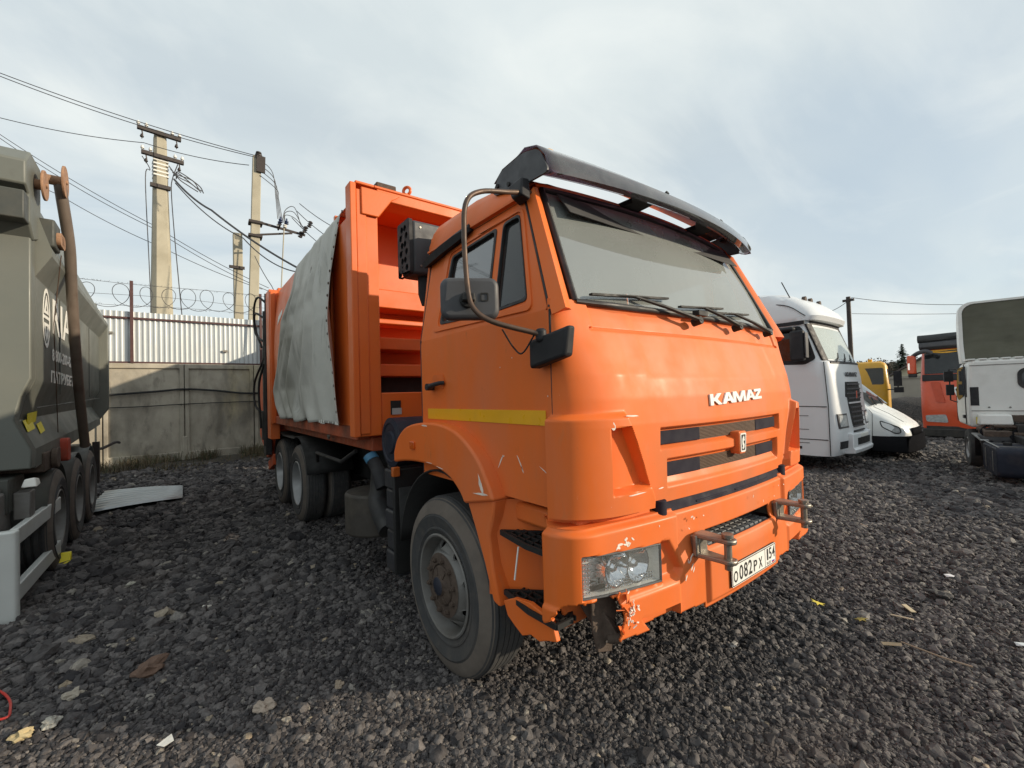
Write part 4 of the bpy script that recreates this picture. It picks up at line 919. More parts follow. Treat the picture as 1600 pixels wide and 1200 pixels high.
m = MB(); m.box(-1.45, -1.25, -1.08, -.90, 3.481, 3.545); m.box(-1.42, -1.30, -.93, -.80, 3.481, 3.53); m.cyl((-1.4, -1.02, 3.54), (-1.4, -1.02, 3.57), .04); m.build('roof_valve', MT['rust'], TK, bevel=.01)
# barrel sides and roof
def bside(z):
    t = (z-1.38)/(3.42-1.38); return 1.20+.085*math.sin(PI*min(1, max(0, t)))**.8
rings = []
for x in (-2.005, -2.5, -3.5, -4.5, -5.3):
    pr = [(-bside(z), z) for z in np.linspace(1.38, 3.42, 14)]; pr = pr+[(-1.1, 3.46)]; rings.append([(x, y, z) for y, z in pr+[(-y, z) for y, z in pr[::-1]]])
m = MB(); m.rings(rings); m.build('bin_body', OB, TK, smooth=30)
m = MB(); m.box(-5.45, -1.34, -1.27, -1.15, 1.30, 1.42); m.box(-5.45, -1.34, 1.15, 1.27, 1.30, 1.42); m.box(-5.4, -1.3, -1.15, 1.15, 1.20, 1.32); m.build('body_sill', mat('sooty_orange', (.42, .085, .03), .6, var=.2, dirt=[((.06, .04, .03), 2.5, .4, .7, .75)]), TK, bevel=.01)
m = MB(); m.lathe([(.03+.01*math.cos(a), .01*math.sin(a)) for a in np.linspace(0, 2*PI, 9)[:-1]], (-2.5, -1.2, 1.27), (0, 1, 0), 16, closed=True); m.build('tie_ring', MT['steel'], TK)
# rear frame and loader
m = MB()
for sg in (-1, 1):
    m.box(-5.75, -5.42, *sorted((sg*1.20, sg*1.33)), 1.05, 3.46); m.box(-5.42, -5.36, *sorted((sg*1.25, sg*1.32)), 1.3, 3.42)
m.box(-5.75, -5.42, -1.2, 1.2, 3.36, 3.50); m.build('rear_frame', OB, TK, bevel=.01)
m = MB(); m.prism([(-5.76, 1.15), (-5.76, 3.42), (-6.1, 3.48), (-6.9, 2.7), (-7.5, 2.0), (-7.6, 1.0), (-6.7, .62), (-6.1, .8)], lambda s, t, d: (s, d, t), -1.22, 1.22); ld_ = m.build('rear_loader', MT['orange_dull'], TK, bevel=.02)
for z0, z1 in ((.9, 2.2), (2.1, 3.2)):
    m = MB(); m.cyl((-6.05, -1.29, z0), (-6.0, -1.29, z1), .06, n=12); m.cyl((-6.0, -1.29, z1), (-5.98, -1.29, z1+.3), .03, n=10); m.build('loader_ram', MT['frame'], ld_)
m = MB(); m.box(-6.25, -5.95, -1.33, -1.24, .75, 2.6); m.box(-6.22, -6.1, -1.36, -1.2, 1.0, 1.5); m.build('ram_guide', MT['frame'], ld_, bevel=.01)
for k, P in enumerate((((-5.9, -1.28, 3.3), (-6.1, -1.4, 3.45), (-6.45, -1.42, 3.3), (-6.5, -1.4, 2.9), (-6.1, -1.34, 2.7)), ((-5.95, -1.3, 3.05), (-6.3, -1.42, 3.2), (-6.45, -1.4, 2.95), (-6.2, -1.34, 2.6)), ((-6.0, -1.33, 2.4), (-6.5, -1.42, 2.0), (-6.45, -1.42, 1.6), (-6.1, -1.33, 1.45)), ((-6.0, -1.34, 2.3), (-6.15, -1.4, 1.9), (-6.1, -1.38, 1.2)))):
    m = MB(); m.tube(smoothpath(P, 7), .018, 8); m.build('hydraulic_hose', MT['black'], ld_)
m = MB(); m.hexa([(-6.3, -1.25, .45), (-5.8, -1.25, .6), (-5.8, -1.0, .6), (-6.3, -1.0, .45), (-6.35, -1.25, .6), (-5.8, -1.25, .78), (-5.8, -1.0, .78), (-6.35, -1.0, .6)]); m.build('rear_underrun', MT['orange_dull'], TK, bevel=.01)
# white lettering remains on the side ahead of the rear frame
m = MB(); m.panel([(-5.05, 2.83), (-4.7, 2.94), (-4.70, 3.02), (-5.0, 2.95)], [], lambda s, t, d: (s, -bside(t)-d, t), .002, .004); m.build('side_sticker', MT['white'], TK)
# ---- tarpaulin hanging over the right side of the bin body (its own thing)
tp = MB()
edge = [(3.455, -3.55), (3.28, -3.66), (3.0, -3.66), (2.72, -3.95), (2.45, -4.05), (2.2, -4.40), (1.95, -4.80), (1.8, -4.92), (1.6, -4.70), (1.42, -4.5)]
def tarp(u, v):   # u: 0 front .. 1 rear, v: 0 top middle of the roof .. 1 bottom hem
    if v < .28:
        k = v/.28; y = -.2-.98*k; z = 3.484-.02*k*k; xe = -3.62; y = y
    else:
        k = (v-.28)/.72; z = 3.455-2.035*k-.05*noise.noise((u*9, 3, 1))*(k > .97); xe = interp(sorted(edge), z); y = -(bside(max(1.38, min(3.42, z)))+.055+.05*k)
        y -= .03*k*math.sin(u*9+1.5*k)*(.4+.6*u)+.034*math.sin(u*31+2*k+3*noise.noise((u*3, k*2, 5)))*ss(.05, .4, k)+.012*math.sin(u*57+4*k)*ss(.2, .6, k)+.016*noise.noise((u*5, k*2, 7))+.010*noise.noise((u*23, k*3, 2))+.03*ss(.7, 1, u)*k
        if k < .04: y += .05*(1-k/.04); 
    xe += .10*noise.noise((v*7, 3, 3))+.04*noise.noise((v*23, 1, 3)); x0 = -1.63-.06*math.sin(v*5)-.02*noise.noise((v*9, 1, 1)); x = x0+(xe-x0)*u
    return (x, y, z)
tp.grid(np.linspace(0, 1, 70).tolist(), np.concatenate([np.linspace(0, .26, 5), np.linspace(.28, .32, 6), np.linspace(.33, 1, 60)]).tolist(), tarp,
        keep=lambda u, v: not (v > .93 and abs(u-.22) < .006) and not (abs(u-.46) < .006 and abs(v-.42) < .01))
to = tp.build('tarpaulin', MT['tarp'], None, smooth=70, solid=.004)
tag(to, 'frayed grey tarpaulin draped over the side of the orange bin body', 'tarpaulin')
m = MB()
for k in range(17):
    v = .30+k*.041; p = Vector(tarp(.006, v)); m.cyl(p+Vector((0, .0, 0)), p+Vector((0, -.008, 0)), .012, n=8)
m.build('eyelets', MT['rust'], to)
m = MB()
for k in range(16):
    u = .05+k*.018; p = Vector(tarp(u, 1)); m.box(p.x-.012, p.x+.012, p.y-.006, p.y-.002, p.z+.0, p.z+random.uniform(.015, .04))
m.build('frayed_hem', MT['white'], to)
# ================================================================== CONCRETE WALL, SHEET FENCE, COIL
MT['concrete'] = mat('precast_concrete', (.42, .38, .31), .9, var=.2, vs=2.5, dirt=[((.12, .105, .085), 1.0, .44, .66, .75), ((.46, .39, .24), .7, .56, .70, .6), ((.09, .08, .07), 4, .56, .72, .6), ((.42, .40, .36), 9, .66, .74, .5)], bump=.3, bs=40, stretch=(1, 1, .45), spec=.2)
MT['galv'] = mat('galvanised_sheet', (.50, .525, .53), .45, metal=.35, var=.08, vs=1.3, dirt=[((.36, .36, .35), 2.2, .55, .8, .4)], stretch=(1, 1, .3))
MT['redsteel'] = mat('red_brown_steel', (.075, .030, .028), .6, var=.25, dirt=[((.16, .10, .09), 8, .5, .8, .4)])
MT['wire'] = mat('dark_wire', (.055, .055, .06), .6, var=.1)
MT['polec'] = mat('pole_concrete', (.42, .385, .30), .9, var=.12, vs=1.5, dirt=[((.24, .21, .15), 1.3, .5, .8, .6)], bump=.2, bs=30, spec=.2)
MT['porcelain'] = mat('white_porcelain', (.75, .74, .70), .25, var=.06)
MT['iron'] = mat('dark_iron', (.035, .025, .022), .6, var=.25)
WX, WZ0, WZ1 = -13.0, -.12, 2.80
wall = thing('concrete_wall', 'weathered precast concrete panel wall behind the two tall vehicles', 'wall', (WX, -2.4, 0))
pw = 1.70
for i in range(-5, 8):
    y0 = i*pw; y1 = y0+pw-.016
    f = lambda s, t, d: (d, s, t)
    m = MB(); m.box(-.14, 0, y0, y1, WZ0, WZ1); p = m.build('concrete_panel', MT['concrete'], wall, bevel=.008)
    fr = [(y0+.10, .32), (y1-.10, .32), (y1-.10, WZ1-.14), (y0+.10, WZ1-.14)]
    m = MB(); m.panel([(y0+.002, WZ0), (y1-.002, WZ0), (y1-.002, WZ1-.002), (y0+.002, WZ1-.002)], [[(a*.999+(y0+y1)/2*.001, b) for a, b in fr][::-1]], f, .001, .055); m.build('raised_rim', MT['concrete'], p, bevel=.02, seg=2)
    m = MB(); m.box(-.135, -.07, y1-.03, y1+.046, WZ0, WZ1-.01); m.build('joint_mortar', MT['concrete'], p)
    if i >= -2 and i % 2 == 0:
        m = MB(); m.box(.0, .07, y0-.06, y0+.05, WZ0, .75+.1*(i % 3)); m.build('footing_lug', MT['concrete'], wall, bevel=.02)
FZ0, FZ1 = 2.84, 4.22
fence = thing('sheet_fence', 'corrugated galvanised sheet fence standing on top of the concrete wall', 'fence', (WX-.06, -2.4, 0))
def corr(y, amp=.022, per=.115):
    t = (y/per) % 1.0
    return amp*(ss(.08, .22, t)-ss(.58, .72, t))
for i in range(-5, 7):
    y0 = -.1+i*1.15*1.6; ys = np.arange(y0, y0+1.15*1.6+.001, .115/8)
    m = MB(); m.grid(ys.tolist(), [FZ0, FZ1-.03*random.random()], lambda u, v: (corr(u)+.012*(i % 2), u, v)); m.build('corrugated_sheet', MT['galv'], fence, smooth=25)
for z in (FZ0-.02, 4.02):
    m = MB(); m.box(.04, .075, -9.5, 12, z-.025, z+.025); m.build('rail', MT['redsteel'], fence)
for k, y in enumerate((-7.1, -4.1, -1.12, 1.9, 4.9)):
    m = MB(); m.box(.075, .14, y-.035, y+.035, 2.80, 5.02); m.build('fence_post', MT['redsteel'], fence, bevel=.004)
for y, z in ((-1.45-.1, 3.60), (.98, 3.20)): m = MB(); m.box(.03, .09, y-.07, y+.05, z-.03, z+.03); m.build('clamp', MT['steel'], fence)
coil = thing('barbed_wire', 'loose barbed wire coil strung along the top of the sheet fence', 'barbed wire', (WX, -2.4, 0))
ys = np.linspace(-9, 11, 1500); m = MB()
m.tube([(.05+.05*math.sin(y*9), y+(.27+.08*noise.noise((y*.9, 2, 1)))*math.cos(y*11.5+1.8*math.sin(y*1.3)+noise.noise((y, 4, 4))), 4.64+.05*math.sin(y*.8)+(.29+.09*noise.noise((y*1.1, 7, 3)))*math.sin(y*11.5+1.8*math.sin(y*1.3)+noise.noise((y, 4, 4)))) for y in ys], .0075, 4); m.build('coil', MT['wire'], coil)
for k, (z, a) in enumerate(((4.95, .02), (4.36, .03), (4.62, .03))):
    m = MB(); m.tube([(.05, y, z+a*math.sin(y*1.4+k)+(.0 if k else 0)) for y in np.linspace(-9, 11, 80)], .006, 4); m.build('strand', MT['wire'], coil)
m = MB()
for k in range(230):
    y = random.uniform(-6, 3); z = random.choice((4.95, 4.36)); p = Vector((.05, y, z)); d = Vector((random.uniform(-1, 1), .4, random.uniform(-1, 1))).normalized()*.03; m.tube([p-d, p+d], .003, 3)
b_ = m.build('barbs', MT['wire'], coil); b_['kind'] = 'stuff'
for (pts_, r_, lb) in ((((-.0, -8, 2.0), (.1, -4.5, 1.90), (.09, -4, 1.95), (.09, -3, 2.03), (.09, -2.4, 2.08), (.09, -1.7, 2.03), (.09, -.8, 1.93), (.10, .5, 2.0), (.1, 4, 2.0)), .028, 'thick black cable sagging across the concrete wall'), (((.07, -8, 1.7), (.08, -4, 1.62), (.08, -2.4, 1.66), (.08, -1, 1.68), (.08, 2, 1.7)), .012, 'thin cable below the thick one on the concrete wall')):
    m = MB(); m.tube([Vector(p)+Vector((WX, 0, 0)) for p in smoothpath(pts_, 6)], r_, 8); tag(m.build('wall_cable', MT['black'], None), lb, 'cable', 'cables on the concrete wall')
# unseen tall box trailer, added behind the lorry to cast the wall's shade
BT = thing('added_shade_box', 'tall grey box trailer added unseen behind the bin body to shade the wall', 'trailer', (-10.3, 1.55, -.05))
m = MB(); m.box(.55, 2.1, -1.25, 1.25, 1.05, 4.22); m.box(-2.1, .54, -1.25, 1.25, 1.05, 3.72); m.build('box', MT['galv'], BT, bevel=.03)
m = MB(); m.box(-2.1, 2.1, -.6, .6, .75, 1.04); m.build('frame', MT['iron'], BT)
for x in (-1.2, .1): 
    for sg in (-1, 1): m = MB(); m.lathe([(.28, -.14), (.5, -.14), (.52, -.1), (.52, .1), (.5, .14), (.28, .14), (.2, .08), (.001, .08)], (x, sg*1.08, .52), (0, sg, 0), 28); m.build('wheel', MT['rubber'], BT)
# dry grass along the wall foot
m = MB()
for k in range(11000):
    y = random.uniform(-7.5, 1.2); x = WX+.12+abs(random.gauss(0, .75))*(1.2 if y < -2.0 else .55); h = random.uniform(.08, .48)*(1.1-min(.9, (x-WX)*.4)); a = random.uniform(0, 2*PI); l = random.uniform(.05, .28)
    if noise.noise((x*1.1, y*1.1, 9)) < -.12: continue
    dx, dy = math.cos(a), math.sin(a); w_ = .006; z0 = gfn(x, y)[2]
    p = [(x-dy*w_, y+dx*w_, z0), (x+dy*w_, y-dx*w_, z0), (x+dx*l*.5+dy*w_*.7, y+dy*l*.5-dx*w_*.7, z0+h*.75), (x+dx*l*.5-dy*w_*.7, y+dy*l*.5+dx*w_*.7, z0+h*.75), (x+dx*l, y+dy*l, z0+h*random.uniform(.5, 1.0))]
    m.add(p, [(0, 1, 2, 3), (3, 2, 4)], 0 if random.random() < .75 else 1)
tag(m.build('dry_grass', [mat('dry_grass_blade', (.14, .105, .06), .8, var=.5, vs=.9), mat('green_grass_blade', (.05, .065, .025), .8, var=.4, vs=.9)], None, smooth=0), 'flattened dry grass and weeds along the foot of the wall', 'grass', kind='stuff')
m = MB()
m.grid(np.linspace(-13, -11.2, 14).tolist(), np.linspace(-9, 3, 60).tolist(), lambda u, v: (u, v, gfn(u, v)[2]+.02+.14*ss(-11.3, -12.6, u)*(.6+.6*noise.noise((u*1.3, v*1.1, 2)))))
tag(m.build('soil_bank', mat('dark_soil', (.055, .046, .036), .95, var=.4, vs=9, bump=.8, bs=25), None, smooth=180), kind='structure')
# ================================================================== CORRUGATED SHEET LYING ON THE GROUND
A, B_, Cc, D = Vector((-6.85, -3.66, .03)), Vector((-7.12, -2.46, .03)), Vector((-8.40, -2.46, .03)), Vector((-8.9, -3.62, .03))
m = MB(); us = np.linspace(0, 1, 6).tolist(); vs_ = np.linspace(0, 1, 161).tolist()
def shf(u, v):
    p = (A*(1-v)+D*v)*(1-u)+(B_*(1-v)+Cc*v)*u; t = (v*8) % 1.0
    return (p.x, p.y, p.z+.035*(ss(.1, .25, t)-ss(.6, .75, t))+.04*math.sin(u*PI)*.5)
m.grid(us, vs_, shf); tag(m.build('loose_sheet', MT['galv'], None, smooth=25, solid=.003), 'corrugated metal sheet lying flat on the gravel beside the tipper trailer', 'metal sheet')
# ================================================================== POLES AND WIRES
def at(u, v, d):
    return CAM_LOC+(rt*((u-800)/FPX)-up*((v-600)/FPX)+fw)*d
def insul(m, p, h=.12):
    m.lathe([(.001, 0), (.012, 0), (.012, .05), (.05, .055), (.055, .09), (.035, .10), (.04, .13), (.025, .16), (.001, .165)], p, (0, 0, 1), 10)
PA = thing('concrete_pole', 'stout tapered concrete pole with two dark insulator crossarms', 'utility pole', (-16.6, -3.0, 0), R(8))
pax = 14.9
m = MB()
m.rings([[(sx*w_*.5, sy*w_*.42, z) for sx, sy in ((-1, -.6), (-.6, -1), (.6, -1), (1, -.6), (1, .6), (.6, 1), (-.6, 1), (-1, .6))] for z, w_ in ((0, .86), (4.9, .68), (10.9, .40), (11.1, .34))]); m.build('pole_shaft', MT['polec'], PA, smooth=25)
for zc, ya, yb in ((10.95, -.62, .55), (10.15, -.52, .62)):
    m = MB(); m.box(.20, .32, ya, yb, zc-.06, zc+.06); ca = m.build('crossarm', MT['iron'], PA)
    for y in (ya+.03, ya+.24, yb-.24, yb-.04): m = MB(); insul(m, (.26, y, zc+.06)); m.build('insulator', MT['porcelain'], ca, smooth=50)
    for y in (ya+.12, yb-.13): m = MB(); m.tube([(.26, y, zc-.05), (.26, y+.02, zc-.22)], .02, 6); insul(m, (.26, y, zc-.36)); m.build('hanging_insulator', MT['iron'], ca, smooth=50)
m = MB(); m.box(.2, .33, -.30, .24, 9.05, 9.17); m.build('clamp_band', MT['iron'], PA)
for k in range(5):
    m = MB(); z = 9.5+k*.13; m.rings([[(sx*.235, sy*.205, z+dz) for sx, sy in ((-1, -1), (1, -1), (1, 1), (-1, 1))] for dz in (0, .05)]); m.build('strap', MT['porcelain'], PA)
m = MB(); m.tube(smoothpath([(.26, -.5, 10.0), (.28, -.3, 9.6), (.28, -.42, 9.3), (.3, -.35, 6.5), (.3, -.28, 4)]), .014, 5); m.tube(smoothpath([(.26, .45, 10.05), (.3, .3, 9.5), (.3, .26, 9), (.32, .33, 7.5), (.36, .42, 6), (.4, .55, 4)]), .016, 5); m.build('downlead', MT['wire'], PA)
m = MB()
for k in range(5): m.tube(smoothpath([(.3, .2+.05*k, 9.9-.1*k), (.4, .45, 9.5+.06*k), (.4, .7+.08*k, 9.35+.1*(k % 3)), (.42, 1.0+.04*k, 9.2+.06*(k % 2))]), .018, 5)
m.build('wire_bundle', MT['wire'], PA)
PB = thing('concrete_pole', 'slim concrete pole carrying a switch bracket with blue insulators', 'utility pole', (-15.7, -.53, 0), R(-2))
m = MB(); m.rings([[(sx*w_*.5, sy*w_*.5, z) for sx, sy in ((-1, -1), (1, -1), (1, 1), (-1, 1))] for z, w_ in ((0, .34), (10.7, .27))]); T_ = Matrix.Shear('XY', 4, (0, 0)) if False else None
sh_ = m.build('pole_shaft', MT['polec'], PB, bevel=.02); PB.rotation_euler = (R(-1.8), 0, R(-2))
m = MB()
for z in (11.0,): m.lathe([(.03, 0), (.12, .02), (.13, .07), (.06, .09), (.12, .12), (.12, .17), (.05, .19), (.10, .22), (.09, .27), (.001, .3)], (.1, .05, 10.6), (0, 0, 1), 12)
m.box(.14, .22, -.02, .26, 10.1, 10.7); m.build('top_insulator', MT['iron'], PB)
m = MB(); m.beam((.15, .0, 8.25), (.15, 1.65, 8.10), .05, .08); m.beam((.15, .0, 7.75), (.15, 1.2, 8.08), .05, .06); m.beam((-.1, .75, 8.2), (.5, .75, 8.2), .05, .06); m.beam((-.1, 1.55, 8.1), (.5, 1.55, 8.1), .05, .06); m.box(-.2, .22, -.22, .22, 8.18, 8.27); m.box(-.2, .22, -.22, .22, 7.68, 7.76); br = m.build('switch_bracket', MT['iron'], PB)
MT['blueins'] = mat('dark_blue_insulator', (.03, .05, .12), .3, var=.1)
for y, x in ((.75, -.1), (.75, .2), (.75, .45), (.95, .0), (.95, .4)):
    m = MB(); m.lathe([(.03, 0), (.07, .02), (.07, .05), (.03, .07), (.07, .09), (.07, .12), (.03, .14), (.03, .22), (.001, .22)], (x+.15, y, 8.22), (0, 0, 1), 10); m.build('switch_insulator', MT['blueins'] if x > 0 else MT['porcelain'], br)
for k in range(3):
    m = MB(); y = 1.45+.14*k; m.lathe([(.03, 0), (.08, .02), (.08, .05), (.03, .08), (.08, .1), (.08, .13), (.03, .16), (.08, .18), (.08, .22), (.03, .25)], (.2+.1*k, y, 7.95+.2*k), (.2, .3, 1), 10); m.build('line_insulator', MT['iron'], br)
m = MB()
for k in range(4): m.tube(smoothpath([(.15, .1, 10.6-.2*k), (.2, .5+.05*k, 10.2-.2*k), (.2, .62+.03*k, 9.3), (.2, .7+.05*k, 8.5)]), .013, 5)
for k in range(3): m.tube(smoothpath([(.2, .85+.05*k, 8.4), (.2, .95, 8.9-.1*k), (.25, 1.25, 9.05-.2*k), (.3, 1.5+.06*k, 8.3)]), .013, 5)
m.build('jumper_wire', MT['wire'], PB)
m = MB(); m.tube([(.3, .9, 8.15), (.32, .86, 6.5), (.34, .80, 4.0)], .022, 6); m.build('operating_rod', MT['polec'], PB)
PC = thing('concrete_pole', 'short bare concrete pole standing close behind the slim one', 'utility pole', (-17.0, -.72, 0))
m = MB(); m.box(-.16, .16, -.15, .15, 0, 8.15); m.build('pole_shaft', MT['polec'], PC, bevel=.02)
m = MB(); m.box(.16, .24, -.3, .2, 6.75, 6.85); m.build('crossarm', MT['iron'], PC)
def wire(pts_, r_, lb, sag=.0, grp='overhead power lines'):
    P = [Vector(p) for p in pts_]; out = []
    for i in range(len(P)-1):
        for k in range(24): t = k/24; out.append(P[i]*(1-t)+P[i+1]*t-Vector((0, 0, 4*sag*t*(1-t))))
    out.append(P[-1]); m = MB(); m.tube(out, r_, 5)
    return tag(m.build('power_line', MT['wire'], None), lb, 'power line', grp)
pbt = at(399, 243, 14.0)
wire([at(-500, -35, 11), at(0, 114, 12.5), pbt], .012, 'upper of two close wires sloping down to the slim pole top', .12)
wire([at(-500, -30, 11), at(0, 119, 12.5), pbt+Vector((0, .06, -.05))], .012, 'lower of two close wires sloping down to the slim pole top', .16)
wire([at(-500, 110, 13), at(0, 184, 14), at(225, 223, 14.6), at(389, 258, 14.0)], .012, 'single wire passing the stout pole head to the slim pole', .10)
wire([at(-300, 10, 12), at(0, 210, 14), at(240, 352, 15), at(420, 450, 16)], .011, 'upper wire of a pair running down behind the stout pole', .10)
wire([at(-300, 14, 12), at(0, 216, 14), at(240, 357, 15), at(420, 455, 16)], .011, 'lower wire of a pair running down behind the stout pole', .14)
wire([at(-300, 110, 12), at(95, 306, 14), at(250, 385, 15), at(410, 452, 16)], .011, 'single low wire running down below the paired wires', .08)
wire([at(272, 280, 14.3), at(330, 328, 13.8), at(470, 421, 13.0), at(560, 480, 12.5)], .032, 'thick black cable dropping from the stout pole behind the bin body', .10)
wire([at(274, 286, 14.3), at(380, 372, 13.6), at(465, 425, 13.0), at(560, 490, 12.5)], .018, 'thinner cable running just beneath the thick black cable', .2)
for k, (a, b) in enumerate((((468, 318), (560, 372)), ((464, 330), (550, 392)), ((456, 340), (540, 408)))):
    wire([at(*a, 13.9), at(*b, 13.2)], .012, ('highest', 'middle', 'lowest')[k]+' of three wires from the switch bracket going behind the bin', .12)
wire([at(398, 400, 13.6), at(424, 446, 13.4), at(440, 470, 13.2)], .012, 'short slack wire from the slim pole to the rear of the bin', .05)
# far post with two lines on the right
PP = thing('utility_post', 'dark thin post carrying two wires far beyond the silver tractor cab', 'utility pole', (-4.85, 26, -.3))
m = MB(); m.cyl((0, 0, 0), (0, 0, 6.65), .12, .10, n=10); m.build('post_shaft', MT['iron'], PP)
m = MB(); m.box(-.25, .25, -.06, .06, 6.4, 6.52); m.build('crossarm', MT['iron'], PP)
wire([at(1290, 489, 25), at(1331, 465, 24), at(1500, 476, 24), at(1760, 470, 24)], .016, 'upper wire running right from the far dark post', .12)
wire([at(1331, 490, 24), at(1500, 490, 24), at(1760, 476, 24)], .013, 'lower wire running right from the far dark post', .03)

# ================================================================== TIPPER TRAILER ON THE LEFT
MT['trl'] = mat('grey_green_paint', (.128, .136, .120), .5, var=.1, vs=1.2, dirt=[((.20, .18, .14), 1.2, .5, .85, .45), ((.06, .06, .05), 4, .62, .8, .4), ((.32, .33, .30), 30, .76, .8, .5)], bump=.04, bs=25)
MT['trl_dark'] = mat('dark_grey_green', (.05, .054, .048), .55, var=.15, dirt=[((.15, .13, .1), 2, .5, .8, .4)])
MT['silver'] = mat('silver_grey_paint', (.60, .62, .60), .45, metal=.2, var=.07, vs=3, dirt=[((.35, .33, .3), 4, .55, .8, .35)])
MT['rustorange'] = mat('orange_rust', (.34, .19, .11), .8, var=.3, vs=20, dirt=[((.2, .1, .06), 9, .5, .7, .6)], bump=.3)
MT['tubegrey'] = mat('grey_brown_tube', (.16, .125, .10), .55, metal=.2, var=.2, vs=5, dirt=[((.09, .06, .045), 4, .5, .7, .6)])
MT['red'] = mat('red_latch_paint', (.45, .06, .03), .6, var=.2, dirt=[((.15, .08, .05), 8, .5, .8, .6)])
MT['yel'] = mat('yellow_sticker', (.80, .66, .03), .45, var=.08, dirt=[((.3, .27, .1), 12, .6, .75, .5)])
TR = thing('tipper_trailer', 'grey-green tipper trailer with white lettering and rusty tarp tube on the left', 'trailer', (-3.24, -3.48, 0), R(1.2))
# body side: flat upper, chamfer below, sloped eave above
FAR = -4.6
def tside(z): return interp([(1.12, .0), (1.30, .0), (1.56, -.10), (1.75, -.06), (1.92, .0), (3.1, .0)], z)
secs = []
for x in (-.02, FAR):
    k = (x+.02)/(FAR+.02); zt = 3.62-.20*k
    pr = [(.0, 1.13+.22*k), (.0, 1.30+.16*k), (-.10, 1.56+.1*k), (-.06, 1.75+.06*k), (-.015, 1.87+.02*k), (.0, 1.92+.02*k)]+[(0, 2.84), (.004, 2.85), (.105, 3.04), (.105, 3.09), (-.05, zt), (-.14, zt)]
    secs.append([(x, y, z) for y, z in pr]+[(x, -2.5-y, z) for y, z in pr[::-1]])
m = MB(); m.rings(secs); tb = m.build('tipping_body', MT['trl'], TR, smooth=18)
m = MB(); m.prism([(.002, 1.45), (.11, 1.62), (.108, 3.08), (-.04, 3.40), (-.04, 3.44), (-.16, 3.44), (-.2, 1.3)], lambda s, t, d: (FAR+.02-d, s, t), -.02, .14); m.build('front_rib', MT['trl'], tb, bevel=.01)
# tailgate wall and top hood
m = MB(); m.prism([(.004, 3.42), (.004, 1.92), (-.055, 1.76), (-.095, 1.56), (.006, 1.30), (.004, 1.14), (-2.5, 1.14), (-2.5, 3.42)], lambda s, t, d: (d, s, t), .0, .16); tg = m.build('tailgate', MT['trl'], TR, bevel=.012)
m = MB(); m.prism([(.10, 3.86), (.46, 3.86), (.62, 3.72), (.62, 3.52), (.5, 3.48), (.5, 3.24), (.36, 3.12), (.10, 3.20)], lambda s, t, d: (s-.22, d, t), -2.55, .02); m.build('tailgate_hood', MT['trl'], TR, bevel=.015)
m = MB(); m.box(.02, .42, -2.5, .012, 3.22, 3.46); m.build('hood_painted_shadow', MT['trl_dark'], TR, bevel=.01)  # dark bar painted in for the shadow below the hood
m = MB(); m.panel(rrect(-.30, -.22, 1.62, 2.5, .005), [], lambda s, t, d: (.161+d, s, t), 0, .003); m.build('reflective_strip', MT['yel'], tg)
# pivot rollers, tarp tube
for x, z, r_ in ((.10, 3.64, .13), (-.26, 3.84, .15)):
    m = MB(); yo = .07 if x > 0 else .15; m.cyl((x, -.20, z), (x, yo, z), .045, n=12); m.cyl((x, yo, z), (x, yo+.018, z), r_, n=24); m.cyl((x, yo, z), (x, yo+.03, z), .02, n=10); m.build('tarp_roller', MT['rustorange'], TR, bevel=.004)
m = MB(); m.box(-.32, -.06, .0, .12, 3.14, 3.40); hg = m.build('hinge_block', MT['trl_dark'], TR, bevel=.02)
for k in range(3): m = MB(); m.cyl((-.16-.06*k, .12, 3.24), (-.16-.06*k, .15, 3.24), .065, n=14); m.build('hinge_washer', MT['rustorange'], hg)
m = MB(); m.tube(smoothpath([(-.27, .12, 3.84), (-.32, .13, 3.70), (-.55, .15, 3.3), (-.74, .14, 2.95), (-1.0, .13, 2.42), (-1.36, .12, 1.85), (-1.78, .12, 1.18)]), .046, 12); m.build('tarp_tube', MT['tubegrey'], TR, smooth=60)
m = MB(); m.tube([(-.34, .12, 3.14), (-.60, .03, 2.5), (-.86, .02, 1.4)], .004, 5); m.build('tarp_cord', MT['brown'], TR)
# lettering
lf = lambda x0, z0: (lambda s, t, d: (x0-s, .003+d+tside(z0+t), z0+t))
wl = MT['white']
# (the outer face is seen from +Y, so the text runs towards the front of the trailer)
cx0, cz0 = -.44, 2.53
m = MB(); th_ = lambda k: [(k*.155*math.cos(a), k*.29*math.sin(a)) for a in np.linspace(0, 2*PI, 33)[:-1]]
m.panel(th_(1), [th_(.86)], lf(cx0, cz0), 0, .003); lg_ = m.build('logo_ring', wl, TR)
m = MB(); m.panel([(-.10, .04), (.0, .22), (.10, .04)], [[(-.04, .07), (0, .15), (.04, .07)]], lf(cx0, cz0), 0, .003); m.panel([(-.11, .03), (.11, .03), (.11, -.0), (.02, -.0), (.02, .03)][:0] or [(-.115, .02), (.115, .02), (.115, -.01), (-.115, -.01)], [], lf(cx0, cz0), 0, .003); m.panel([(-.10, -.05), (.10, -.05), (.07, -.16), (0, -.23), (-.07, -.16)], [[(-.05, -.08), (.05, -.08), (0, -.17)]], lf(cx0, cz0), 0, .003); m.build('logo_mark', wl, lg_)
text('lettering', 'RIA', 1, wl, TR, lf(-1.24, 2.60), fit=(1.02, .36), ext=.003, bold=.012)
text('lettering', '8-800-200-82-00', 1, wl, TR, lf(-1.38, 2.20), fit=(1.36, .125), ext=.003, bold=.02)
text('lettering', 'ПАТРУБЕТ', 1, wl, TR, lf(-1.30, 1.975), fit=(1.30, .125), ext=.003, bold=.03)
